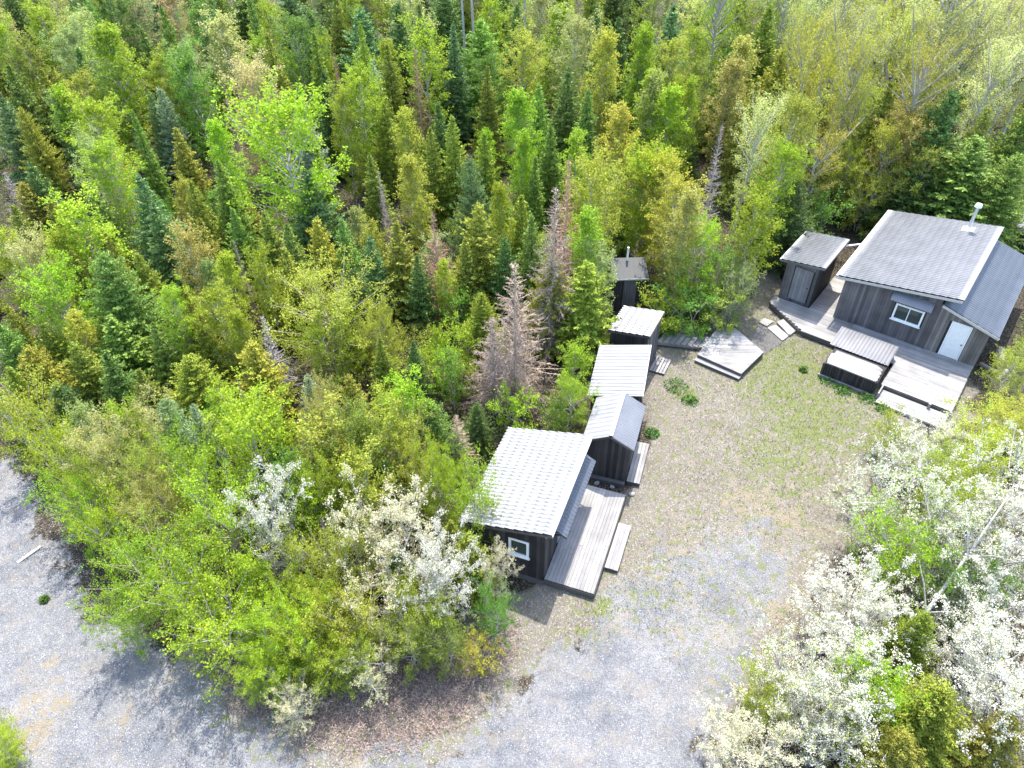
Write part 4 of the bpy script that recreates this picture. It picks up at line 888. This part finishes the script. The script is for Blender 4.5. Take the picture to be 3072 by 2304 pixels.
MID = [(602,246,'B','bright',178,9.5,'biggest bright lime tree in the middle of the far forest'),(1228,350,'D','rust',84,9.6,'rust-red topped dead spruce behind the bare grey-brown one'),(1202,410,'D','taupe',118,9.8,'bare grey-brown dead spruce below the rust-red top'),
 (935,462,'D','rust',76,7,'small dead spruce with pinkish-brown needles, between two golden firs'),(1032,450,'S','gold',100,7.5,'golden-green fir beside the small pinkish dead spruce'),(1124,428,'S','moss',80,7,None),(1280,366,'B','yellow',82,8,None),(1407,346,'B','lime',112,8.5,None),
 (683,479,'S','amber',78,6.5,'orange-tipped pointed fir above the round yellow bush'),(856,492,'S','olive',84,6.5,'olive fir on the cabin side of the round yellow bush'),(31,455,'S','olive',76,6.5,None),(110,435,'S','gold',64,6.5,None),(0,513,'B','lime',72,6,None),(57,536,'B','tan',88,5.5,None),(117,515,'B','lime',54,6.2,None),
 (229,508,'S','gold',50,7,None),(222,556,'S','mid',128,8.0,'tall leaning mid-green spruce over the olive firs near the gravel'),(297,553,'S','olive',66,6,None),(331,447,'S','blue',84,7,'blue-green spruce doubled with its larger neighbour'),(401,516,'B','orange',76,6,None),(453,564,'B','pale',44,5,None),(430,475,'S','olive',62,7,None),
 (503,458,'S','fresh',66,6.5,None),(507,522,'D','taupe',44,6,None),(560,556,'B','lime',60,6,None),(109,603,'B','bright',116,6,'bright lime tree at the forest side of the leaning spruce'),(156,547,'S','gold',60,6.5,None),(370,637,'B','lime',66,5.5,None),(398,629,'S','gold',56,6,None),(469,632,'B','lime',88,5.5,None),
 (568,686,'D','grey',66,5,'small bare grey dead spruce beside the round yellow bush'),(161,689,'B','yellow',54,5,None),(16,666,'S','gold',66,5.5,None),(0,705,'S','mid',90,6,None),(60,756,'S','gold',100,5.5,None),(161,748,'S','olive',90,5.5,None),(229,764,'S','dark',76,5.5,'dark blue-green spruce below the leaning spruce'),
 (240,690,'S','fresh',110,5.5,None),(300,803,'S','olive',70,4.5,None),(406,775,'S','moss',110,5,'broad moss-green fir over the near edge of the forest'),(362,752,'H','green',80,2.6,None),(500,752,'H','pale',56,2.6,None),(542,748,'S','amber',104,5.5,'orange-gold fir below the small grey dead spruce'),
 (29,868,'R','yellow',130,4.2,'yellow-green bush alone beside the far gravel'),(619,486,'S','fresh',66,6.5,None),(1004,522,'S','gold',66,6,None),(700,612,'R','yellow',236,5.2,'large round yellow-green bush in the middle of the forest'),(957,572,'B','lime',38,4.5,'thin lime sapling below the small pinkish dead spruce'),
 (983,643,'H','green',76,2.6,None),(561,556,'S','olive',58,6,None),(616,543,'S','gold',70,6,None),(764,588,'S','dark',80,5.5,None),(665,816,'F','mist',82,5,'pale misty pine near the small dark hollow'),(754,820,'S','gold',76,5,None),(874,832,'B','bright',84,5.2,'bright lime tree just behind the dark green cone'),
 (993,720,'H','lime',84,2.6,None),(944,722,'B','lime',30,2.8,None),(946,768,'H','bright',84,2.2,None),(1010,800,'H','olive',60,1.8,None),(900,770,'H','lime',70,2.0,None),(1194,558,'S','amber',84,6.5,'golden fir standing against the tall brown dead spruce'),(1269,574,'S','moss',112,6.4,'broad moss-green fir beside the square white-roofed shed'),
 (1113,574,'D','taupe',150,8.2,'tall brown dead spruce above the bushes behind the sheds'),(1087,405,'B','lime',44,7,None),(1320,374,'B','yellow',86,8,None),(1430,374,'B','yellow',80,8.5,None),(1302,560,'B','pale',64,5,'pale sapling half hiding the outhouse roof'),
 (1062,690,'D','taupe',110,5.6,'lower brown dead spruce leaning against the tall brown one'),(1243,760,'B','bright',62,3.4,'green bush under the moss-green fir behind the low shed'),(1232,838,'B','lime',84,3.2,'lime bush between the gabled shed and the brown dead spruce'),(1196,880,'H','green',50,2.2,None),(740,480,'S','mid',66,6.5,None),(800,520,'S','blue',70,6,None),(900,560,'S','dark',56,5.5,None),(570,460,'S','moss',70,7,None),
 (1150,470,'S','mid',70,7,None),(1090,520,'S','dark',64,6,None),(1280,470,'B','lime',70,7,None),(480,560,'B','lime',50,5.5,None),(430,690,'S','moss',70,5,None),(520,680,'B','lime',50,5,None),(330,700,'S','fresh',60,5.5,None),(90,700,'S','moss',70,5.5,None),(20,800,'S','moss',80,5,None),(120,830,'S','dark',80,4.5,None),(480,880,'H','green',70,2.4,None),
 (720,700,'R','lime',130,3.8,'lime-green bush tucked against the round yellow bush'),(820,690,'R','yellow',90,3.6,'small yellow-green bush touching the round yellow bush')]
for a in MID: T_(*a[:6], a[6])
NEAR = [(650,1290,'R','lime',140,3.0,None),(560,1420,'R','bright',120,2.2,None),(730,1390,'R','lime',140,2.2,None),(900,1290,'R','lime',130,2.8,None),(700,1020,'R','lime',120,4.4,None),(780,1020,'B','yellow',100,4.8,None),(300,1000,'R','yellow',140,4.2,None),(160,1060,'R','bright',120,3.4,None),(590,900,'B','lime',80,5,None),(900,980,'R','yellow',110,4.2,None),(600,960,'S','mid',90,5,None),(840,900,'B','yellow',90,5.2,None),(1030,1044,'R','lime',104,4.4,'lime bush reaching over the corner of the big white roof'),(1040,640,'S','moss',70,5,None),(985,900,'D','taupe',70,3.6,'low bare brown dead tree behind the big white roof'),(120,955,'R','bright',126,4.4,'bright lime bush at the gravel end of the near thicket'),(240,930,'R','tan',170,4.6,'large tan-flowered bush in the near thicket'),(268,896,'B','lime',76,4.8,None),(354,870,'F','mist',104,4.6,'pale misty-green pine behind the tan-flowered bush'),(417,878,'F','mist',66,4.4,'small pale pine touching the larger misty-green pine'),
 (526,894,'B','bright',150,6.0,'tall domed lime tree in the near thicket'),(474,856,'B','lime',62,4.8,None),(400,980,'R','bright',120,4.6,None),(450,1070,'R','lime',170,4.6,'big lime bush in front of the domed lime tree'),(330,1062,'R','orange',130,3.8,'bush with an orange flush in the near thicket'),(306,1185,'R','lime',200,4.0,'widest lime bush over the gravel drive'),
 (530,1215,'B','bright',70,3.8,'bright narrow tree below the first white-blossomed tree'),(470,1300,'R','bright',190,3.6,'bright green bush overhanging the gravel bend'),(580,1330,'R','bright',160,3.2,'lowest bright green bush by the drive'),(250,1300,'R','lime',110,2.8,None),(390,1235,'R','lime',150,4.2,None),
 (692,876,'R','orange',96,4.4,'orange-gold bush behind the pale misty pine'),(755,915,'B','olive',130,5.2,None),(705,936,'B','yellow',116,5.2,'spiky yellow-green tree in the near thicket'),(800,930,'B','olive',90,5,None),(869,1014,'S','amber',72,3.8,'small orange-gold fir near the big white roof'),(956,1006,'R','lime',116,4.2,'lime bush against the corner of the big white roof'),
 (875,905,'R','orange',84,4.4,None),(927,872,'S','mid',100,5.4,'dark green cone beside the big white-roofed cabin'),(578,1070,'W','white',132,4.9,'white-blossomed tree farthest from the cabins'),(820,1100,'W','cream',176,4.6,'widest cream-blossomed tree in the near thicket'),(974,1130,'S','moss',70,4,None),(692,1117,'D','grey',60,3.4,'small grey leafless bush between blossom trees'),
 (666,1178,'R','yellow',130,3.8,None),(751,1170,'R','yellow',100,3.8,None),(823,1243,'W','cream',176,3.6,'cream-blossomed bush in front of the widest cream one'),(953,1190,'W','white',132,4.4,'pure white blossom tree before the moss-green fir'),(1010,1158,'S','moss',96,4.2,'moss-green fir beside the white cabin wall blossom'),
 (1063,1292,'R','green',84,2.8,'deep green bush nearest the plank deck'),(1066,1205,'W','cream',72,2.8,'cream-blossomed tree in front of the cabin window'),(744,1308,'R','yellow',130,3.2,None),(1034,1400,'H','yellow',76,1.6,None),(800,1430,'W','cream',110,2.0,'low cream-flowered bush at the bare twig bank'),(627,1500,'W','cream',110,1.8,'low cream-flowered bush overhanging the shaded gravel'),
 (660,1350,'R','lime',130,3.0,None),(880,1340,'R','olive',120,2.8,None),(960,1360,'R','olive',100,2.4,None),(620,1010,'B','green',90,4.8,None),(650,1060,'B','bright',80,4.2,None),(830,1000,'S','mid',80,4.4,None),(560,1000,'S','dark',60,4.6,None),(850,1200,'S','dark',60,3.2,None),(190,1010,'R','lime',120,4.2,None),(210,1110,'R','bright',110,3.6,None)]
for a in NEAR: T_(*a[:6], a[6], variant=1 if a[3] == 'white' else None)
RIGHT = [(1391,70,'S','fresh',56,10,None),(1452,22,'S','blue',92,11,'tall blue-green spruce below the tall pale trunks'),(1582,84,'S','fresh',66,9.5,None),(1620,95,'B','orange',66,9,None),(1574,140,'B','orange',64,8.5,'orange-brown budding tree at the back of the forest'),(1689,115,'S','gold',94,10,None),(1635,190,'S','olive',80,9,None),(1421,168,'B','bright',60,8.5,None),(1444,200,'B','bright',64,8,None),
 (1475,182,'B','lime',44,8,None),(1498,182,'B','lime',40,8,None),(1760,66,'T','yellow',124,12,'brightest yellow hardwood in the far corner'),(1769,150,'R','yellow',110,9.5,None),(1845,34,'T','tan',150,12.5,None),(2036,16,'T','tan',200,13,'wide tan hardwood behind the largest cabin'),(2130,10,'T','tan',140,13,None),(2190,0,'T','tan',120,13,None),(1940,40,'T','yellow',150,12,None),
 (1559,277,'D','grey',66,10,'tall bare grey dead spruce near the yard'),(1635,246,'T','tan',120,11,'many-stemmed grey-limbed hardwood behind the boardwalk'),(1712,228,'B','yellow',100,9,None),(1864,186,'T','yellow',130,11.5,None),(1780,280,'T','yellow',130,10,None),(1960,265,'B','orange',100,9,None),(2055,208,'S','dark',110,10,None),(2132,242,'S','olive',90,9,None),(2113,304,'S','mid',150,8.5,'broad mid-green spruce behind the flue of the largest cabin'),(2200,340,'S','mid',110,8.5,None),
 (1719,396,'S','dark',96,6.5,'dark spruce behind the small shed with a pale door'),(1979,380,'S','dark',100,6.5,'dark green spruce against the back of the largest cabin'),(1402,354,'B','lime',96,8,None),(1455,400,'B','yellow',96,7.5,None),(1515,500,'B','bright',112,6.2,'bright lime tree between outhouse and yard'),(1494,416,'B','orange',66,7.5,None),(1600,590,'R','pale',84,4,'pale bush at the yard edge behind the platform'),
 (1560,560,'B','green',90,5,None),(1490,640,'H','green',110,2.4,None),(1430,650,'H','lime',90,2.2,None),(1560,640,'H','olive',90,2.2,None),(1690,330,'B','lime',90,8,None),(1840,330,'B','yellow',90,8,None),(1880,400,'R','yellow',90,5,None),(1640,430,'B','lime',80,7,None),(1770,440,'H','green',90,3,None),
 (1850,110,'T','yellow',120,12,None),(2000,130,'T','yellow',140,12,None),(2150,130,'T','tan',130,12,None),(1730,30,'T','tan',120,12,None),(1660,20,'S','olive',90,12,None),(1600,-10,'S','mid',90,12,None),(1700,-25,'B','olive',100,12,None),(1850,-35,'T','tan',130,14,None),(2080,-35,'T','tan',150,15,None),(2230,60,'T','tan',130,13,None),(1960,-40,'S','olive',100,13,None),(1500,-25,'S','mid',90,12,None),(1920,190,'S','olive',90,9.5,None),(2230,230,'S','mid',100,9,None),(2010,330,'B','olive',90,8,None),(1790,190,'S','olive',80,10,None),(1920,300,'B','yellow',90,8.5,None)]
for a in RIGHT: T_(*a[:6], a[6])
FRONT = [(1935,915,'R','yellow',90,2.0,'low yellow-green bush at the corner of the deck step'),(2120,945,'R','yellow',150,3.4,'yellow-green bush over the near end of the deck'),(2015,935,'W','white',110,3.0,'white blossom leaning over the deck step'),(1905,985,'W','white',120,2.8,None),(1995,1045,'W','white',210,4.2,'largest white-blossomed tree near the yard'),(2185,985,'W','white',180,4.2,'white-blossomed tree at the edge of the lean-to garden'),
 (2090,1110,'W','white',220,4.4,None),(1890,1090,'W','white',130,2.8,None),(2190,1130,'W','white',200,4.6,None),(1820,1285,'W','white',140,3.0,'white-blossomed bush closest to the bare brown bank'),(1900,1270,'W','white',150,3.4,None),(1740,1425,'W','white',220,3.6,'white-blossomed tree over the gravel corner'),(1840,1440,'W','white',190,3.6,None),(2000,1330,'S','moss',92,4.4,'moss-green fir wrapped in white blossom'),
 (1660,1490,'R','lime',110,2.0,'lime bush beside the blossom at the gravel corner'),(1630,1590,'W','cream',160,2.6,'cream-flowered bush closest to the camera'),(1905,1470,'R','bright',130,3.6,None),(2040,1490,'S','moss',150,4.8,'broad olive-gold fir closest to the camera'),(2190,1455,'W','white',200,4.2,None),(2150,1330,'W','white',180,3.6,None),(2120,1240,'R','green',140,3.2,None),(1960,1160,'R','bright',150,3.4,None),(2085,1030,'R','yellow',150,3.6,None),(2190,1560,'S','gold',110,4.2,None),(1960,1590,'S','gold',110,3.8,None),(2205,765,'R','yellow',90,2.6,'yellow bush behind the corner of the lean-to'),(2185,880,'R','yellow',120,2.6,None),(1800,1560,'W','white',170,3.0,None),(-20,1590,'R','lime',90,1.6,'lime bush across the gravel drive')]
for a in FRONT: T_(*a[:6], a[6], variant=6 if a[2] == 'S' else None)
# a leaning pale stem through the white blossom
lt = thing('leaning_trunk', 'pale leaning bare trunk crossing the white blossom', 'tree trunk', (0, 0, 0))
a0 = at(1900, 1440, .0); a1 = at(2000, 1324, 2.0); a2 = at(2090, 1200, 3.4); a3 = at(2185, 1062, 5.0)
V, F = tube_arrays([a0, (a0+a1)/2+np.array([0, 0, .1]), a1, a2, a3], [.09, .08, .07, .05, .025], 8); obj('trunk', mesh_np('trunk', V, F, M['bark_grey'], True), lt)
for f, e in ((a1, at(2090, 1330, 3.2)), (a2, at(2200, 1215, 4.4)), (a2, at(2085, 1080, 4.6)), (a1, at(1985, 1210, 3.4))):
    V, F = tube_arrays([f, f+(e-f)*.5+np.array([0, 0, .15]), e], [.04, .025, .01], 5); obj('limb', mesh_np('limb', V, F, M['bark_grey'], True), lt)

# young growth filling the gaps of the forest
R = np.random.default_rng(77); pts = np.array([t['p'] for t in TREES]); rad = np.array([t['r'] for t in TREES])
got = 0; tries = 0
while got < 88 and tries < 9000:
    tries += 1; y = 20+46*R.random()**1.1; x = R.uniform(-.72, .72)*(y*.95+8)
    X, Y = project((x, y, 2.0))
    if not (-60 < X < 2270 and Y > 60): continue
    P1 = np.array([[x, y]])
    if sdf(GRAVEL, P1)[0] > -.9 or sdf(YARD, P1)[0] > -.9 or blocked(x, y): continue
    d_ = np.hypot(*(pts-P1).T)
    if (d_ - rad*.62).min() < .55: continue
    far_ = y > 42; k = R.random()
    if k < .42: kd, cl, h, r = 'S', R.choice(['moss', 'olive', 'mid', 'dark', 'gold']), R.uniform(2.6, 4.6), R.uniform(.7, 1.15)
    elif k < .72: kd, cl, h, r = 'B', R.choice(['lime', 'yellow', 'bright', 'pale', 'green']), R.uniform(2.6, 4.6), R.uniform(.6, 1.0)
    else: kd, cl, h, r = 'H', R.choice(['green', 'lime', 'olive', 'bright']), R.uniform(1.2, 2.2), R.uniform(.8, 1.2)
    if far_: h *= 1.25; r *= 1.2
    plant(kd, str(cl), (x, y), h, r); pts = np.vstack([pts, P1]); rad = np.append(rad, r); got += 1

# the wood going on behind
got = 0; tries = 0
while got < 190 and tries < 20000:
    tries += 1; y = R.uniform(50, 84); x = R.uniform(-.74, .74)*(y*.95+8); P1 = np.array([[x, y]])
    if blocked(x, y): continue
    d_ = np.hypot(*(pts-P1).T)
    if (d_ - rad*.7).min() < .9: continue
    right = x > 14; k = R.random()
    if right and k < .55: kd, cl, h, r = 'T', R.choice(['tan', 'yellow', 'lime']), R.uniform(9, 13), R.uniform(2.0, 2.8)
    elif k < .55: kd, cl, h, r = 'S', R.choice(['dark', 'blue', 'mid', 'olive', 'moss']), R.uniform(7, 10.5), R.uniform(1.4, 2.1)
    else: kd, cl, h, r = 'B', R.choice(['lime', 'pale', 'yellow', 'olive', 'green', 'tan']), R.uniform(7, 10), R.uniform(1.3, 2.0)
    plant(kd, str(cl), (x, y), h, r); pts = np.vstack([pts, P1]); rad = np.append(rad, r); got += 1

# ------------------------------------------------------------------ ground litter, grass, stones
def scatter(n_, xr, yr, dens, seed):
    R = np.random.default_rng(seed); P = np.column_stack([R.uniform(*xr, n_), R.uniform(*yr, n_)]); return P[R.random(n_) < dens(P)], R
def blades(name, P, h, w, mt, col, lab, R, bend=.5, nper=1):
    P = np.repeat(P, nper, 0) + R.normal(0, .03, (len(P)*nper, 2)); k = len(P); z = ground_z(P)
    b0 = np.column_stack([P, z-.01]); hh = h*R.uniform(.5, 1.4, k); dr = R.normal(0, 1, (k, 2))*bend; tip = b0+np.column_stack([dr*hh[:, None], hh])
    V, F = ribbons(b0, tip, np.full(k, w), R); o = obj(name, mesh_np(name, V, F, mt)); o['kind'] = 'stuff'; o['label'] = lab; o.color = (*col, 1); return o
P, R = scatter(150000, (-3, 24), (8, 36), lambda P: np.clip(grass_amount(P)*1.2, 0, 1)*(sdf(YARD, P) > -.4)*.75, 21)
blades('grass', P, .09, .022, M['leaf'], (.205, .235, .075), 'short patchy green grass in the yard', R)
P, R = scatter(170000, (-22, 24), (6, 36), lambda P: np.clip(straw_amount(P)*.6+.10*(sdf(YARD, P) > 0), 0, 1)*((sdf(YARD, P) > -.3) | (sdf(GRAVEL, P) > -.2))*.5, 22)
blades('dry_grass', P, .06, .02, M['twig'], (.34, .29, .20), 'dry straw-coloured grass on earth and gravel', R, 1.2)
P, R = scatter(30000, (-26, -8), (4, 16), lambda P: (sdf(CORNER, P) > -.2)*.8, 23)
blades('grass', P, .12, .025, M['leaf'], (.22, .27, .06), 'green grass verge across the gravel', R)
P, R = scatter(240000, (-20, 24), (7, 40), lambda P: np.clip(1-np.abs(sdf(YARD, P))*.25, .12, 1)*(sdf(GRAVEL, P) < .25)*np.where(sdf(YARD, P) > .3, .2, .4), 24)
z = ground_z(P); C = np.column_stack([P, z+.012]); V, F = quads(C, .042, .6, R, 1.2)
o = obj('leaf_litter', mesh_np('leaf_litter', V, F, M['litterleaf'])); o['kind'] = 'stuff'; o['label'] = 'dry brown fallen leaves on the earth'; o.color = (.23, .20, .165, 1)
P, R = scatter(200000, (-24, 14), (6, 23), lambda P: (sdf(GRAVEL, P) > -.5)*(.16+.3*(vnoise(P, 1.2, 5) > .5)), 25)
k = len(P); z = ground_z(P); s = R.uniform(.010, .030, k)[:, None]; a = R.uniform(0, 6.28, k)
tri = np.stack([np.column_stack([np.cos(a+t), np.sin(a+t)])*s*R.uniform(.7, 1.2, (k, 1)) for t in (0, 2.1, 4.2)], 1)
V = np.concatenate([np.concatenate([P[:, None]+tri, np.repeat(z[:, None, None]-.004, 3, 1)], 2), np.concatenate([P+R.normal(0, .004, P.shape), z[:, None]+s*.9], 1)[:, None]], 1).reshape(-1, 3)
bi = np.arange(k)[:, None]*4; F = np.concatenate([bi+np.array([0, 1, 3]), bi+np.array([1, 2, 3]), bi+np.array([2, 0, 3])])
o = obj('gravel', mesh_np('gravel_stones', V, F, M['litterleaf'])); o['kind'] = 'stuff'; o['label'] = 'loose pale gravel stones on the drive'; o.color = (.32, .32, .33, 1)
# bare twigs and dead bracken on the bank in front of the near thicket
P, R = scatter(60000, (-12, 2), (8, 17), lambda P: np.clip(sdf(BANK, P)*1.2+.35, 0, 1)*.55, 26)
k = len(P); b0 = np.column_stack([P, ground_z(P)]); L = R.uniform(.1, .5, k)[:, None]; D = unit(np.column_stack([R.normal(0, 1, (k, 2)), R.uniform(-.05, .9, k)]))
p1 = ribbons(b0+np.array([0, 0, .02]), b0+D*L, np.full(k, .013), R)
i = R.integers(0, k, k*2); p2 = quads(b0[i]+D[i]*L[i]*R.uniform(.2, 1, (len(i), 1))+R.normal(0, .05, (len(i), 3))*[1, 1, .4]+np.array([0, 0, .03]), .055, .55, R, .5)
V, F = join_arrays([p1, p2]); o = obj('undergrowth', mesh_np('undergrowth', V, F, M['litterleaf'])); o['kind'] = 'stuff'; o['label'] = 'reddish-brown bare twigs and dead bracken on the bank'; o.color = (.33, .25, .215, 1)
BANK2 = poly_px([(1640, 1400), (1700, 1330), (1760, 1250), (1850, 1120), (1900, 1060), (1990, 1100), (2212, 1200), (2300, 1659), (1560, 1659), (1600, 1500)])
P, R = scatter(50000, (4, 17), (9, 24), lambda P: np.clip(sdf(BANK2, P)+.4, 0, 1)*.5, 27)
k = len(P); b0 = np.column_stack([P, ground_z(P)]); L = R.uniform(.1, .6, k)[:, None]; D = unit(np.column_stack([R.normal(0, 1, (k, 2)), R.uniform(0, 1.1, k)]))
p1 = ribbons(b0, b0+D*L, np.full(k, .013), R); p2 = quads(b0+D*L*R.uniform(.2, 1, (k, 1)), .06, .55, R, .5)
V, F = join_arrays([p1, p2]); o = obj('undergrowth', mesh_np('undergrowth', V, F, M['litterleaf'])); o['kind'] = 'stuff'; o['label'] = 'bare pinkish twigs under the white blossom'; o.color = (.36, .29, .26, 1)
# green ground cover under the trees
P, R = scatter(260000, (-48, 58), (20, 80), lambda P: (sdf(YARD, P) < -.3)*(sdf(GRAVEL, P) < -.3)*(np.abs(P[:, 0]) < P[:, 1]*.74+6)*np.clip((vnoise(P, .5, 31)+vnoise(P, 2.2, 32)-.75)*3, 0, 1), 33)
P = P[[not blocked(x, y) for x, y in P]]
k = len(P); C = np.column_stack([P, ground_z(P)+R.uniform(.03, .5, k)*vnoise(P, 1.1, 34)]); V, F = quads(C, .15, .6, R, .5)
o = obj('ground_cover', mesh_np('ground_cover', V, F, M['leaf'])); o['kind'] = 'stuff'; o['label'] = 'low green ferns and seedlings on the forest ground'; o.color = (.13, .19, .035, 1)
# weeds
def weeds(X, Y, s, lab, col, seed, h=.28):
    p = at(X, Y, 0); R = np.random.default_rng(seed); k = 170
    a, q = R.uniform(0, 6.28, k), R.random(k)**.6*s; C = np.column_stack([p[0]+np.cos(a)*q, p[1]+np.sin(a)*q, np.zeros(k)]); C[:, 2] = ground_z(C[:, :2])+R.uniform(.02, h, k)*(1-q/s*.6)
    V, F = quads(C, .12, .6, R, .5); V -= np.array([p[0], p[1], 0])
    t = thing('weed_clump', lab, 'weeds', (p[0], p[1], 0)); o = obj('leaves', mesh_np('weed_leaves', V, F, M['leaf']), t); o.color = (*col, 1)
    st = 24; b0 = np.column_stack([R.normal(0, s*.3, (st, 2)), np.full(st, ground_z(p[None, :2])[0])]); V, F = ribbons(b0, b0+np.column_stack([R.normal(0, .07, (st, 2)), R.uniform(.1, h, st)]), np.full(st, .012), R); o = obj('stems', mesh_np('weed_stems', V, F, M['leaf']), t); o.color = (*col, 1)
G1, G2 = (.10, .22, .04), (.14, .24, .05)
for i, a in enumerate([(1790, 822, .5, 'dark green weeds at the outer corner of the wooden box', G1), (1820, 845, .42, 'dark green weeds along the front of the wooden box', G1), (1872, 862, .45, 'dark green weeds at the start of the low deck step', G1), (1905, 884, .4, 'green weeds along the low deck step', G1), (1408, 938, .35, 'dark green weeds by the gabled shed step', G1), (1460, 835, .6, 'broad green weed patch between low shed and yard', G1),
     (1490, 868, .4, 'small green weed patch below the broad one', G1), (97, 1296, .17, 'single green weed standing on the gravel drive', G2), (1330, 1010, .2, 'tiny green weed under the plank deck corner', G2), (1735, 800, .22, 'small green tuft on the grass near the wooden box', G2)]): weeds(*a, 900+i)

# ------------------------------------------------------------------ phrases that single out each tree
LM = [(t['label'], t['p']) for t in TREES if t['label']]
SHORT = [('the large round yellow bush', 700, 700), ('the biggest bright lime tree', 602, 420), ('the tall brown dead spruce', 1113, 800), ('the rust-topped dead spruce', 1215, 560), ('the leaning mid-green spruce', 290, 740), ('the domed lime tree', 526, 1120), ('the outhouse', 1350, 640), ('the largest cabin', 1980, 520), ('the small shed with a pale door', 1720, 560),
         ('the white-roofed cabin', 1150, 1060), ('the gabled shed', 1330, 960), ('the low shed', 1330, 850), ('the paired pale trunks', 1018, 105), ('the far grey trunks', 1530, 160), ('the bright yellow hardwood', 1760, 400), ('the bare grey dead spruce', 1545, 520), ('the wide tan hardwood', 2036, 380), ('the rust-brown dead spruce', 896, 270), ('the big blue-green spruce', 303, 540), ('the tan-flowered bush', 240, 1100),
         ('the widest lime bush', 306, 1330), ('the widest cream blossom', 820, 1230), ('the nearest olive-gold fir', 2040, 1620), ('the leaning pale trunk', 2000, 1400), ('the long deck', 1900, 860), ('the gravel corner', 1640, 1480), ('the gravel drive', 100, 1250), ('the lone yellow bush', 29, 960), ('the pinkish dead spruce', 940, 620), ('the white-blossomed tree', 578, 1200), ('the thin white stem', 345, 90), ('the shed behind the cabin', 2190, 480)]
SHORT = [(s, at(x, y, 0)[:2]) for s, x, y in SHORT]
def rel(p, q):
    d = p-q; k = np.hypot(*d); f = q/np.hypot(*q); away = d@f; side = d@np.array([f[1], -f[0]])
    if k < 2.2: return 'close beside'
    far_ = '' if k < 6 else 'well '
    if abs(away) >= abs(side)*.8: return (far_+'behind') if away > 0 else (far_+'in front of')
    yard = at(1500, 900)[:2]; return ('on the yard side of' if np.hypot(*(p-yard)) < np.hypot(*(q-yard)) else 'on the far side of')
def look(t):
    s = LOOK[t['kind']].get(t['col'], t['col']+' tree'); asp = 2*t['r']/t['h']
    w = 'narrow' if asp < .3 else ('broad' if asp > .62 else '')
    hgt = 'tall' if t['h'] > 8.6 else ('small' if t['h'] < 4.2 and t['kind'] in 'SBF' else '')
    return ' '.join(x for x in (hgt, w, s) if x)
used = {t['label'] for t in TREES if t['label']}
allp = np.array([t['p'] for t in TREES])
for t in TREES:
    if not t['label']:
        dl = sorted(SHORT, key=lambda s: np.hypot(*(s[1]-t['p']))); near = [TREES[i] for i in np.argsort(np.hypot(*(allp-t['p']).T))[1:8]]
        cand = [f"{look(t)} {rel(t['p'], q)} {s}" for s, q in dl[:2]]
        for nb in near:
            if look(nb) != look(t): cand.append(f"{look(t)} {rel(t['p'], dl[0][1])} {dl[0][0]}, {rel(t['p'], nb['p'])} a {LOOK[nb['kind']].get(nb['col'])}")
        for nb in near:
            for s, q in dl[1:4]: cand.append(f"{look(t)} {rel(t['p'], q)} {s}, {rel(t['p'], nb['p'])} a {LOOK[nb['kind']].get(nb['col'])}")
        for a in near:
            for b_ in near:
                if a is not b_: cand.append(f"{look(t)} between a {LOOK[a['kind']].get(a['col'])} and a {LOOK[b_['kind']].get(b_['col'])}")
        t['label'] = next((c for c in cand if c not in used and len(c.split()) <= 16), None) or next((c for c in cand if c not in used), cand[0])
        used.add(t['label'])
    t['o']['label'] = t['label']
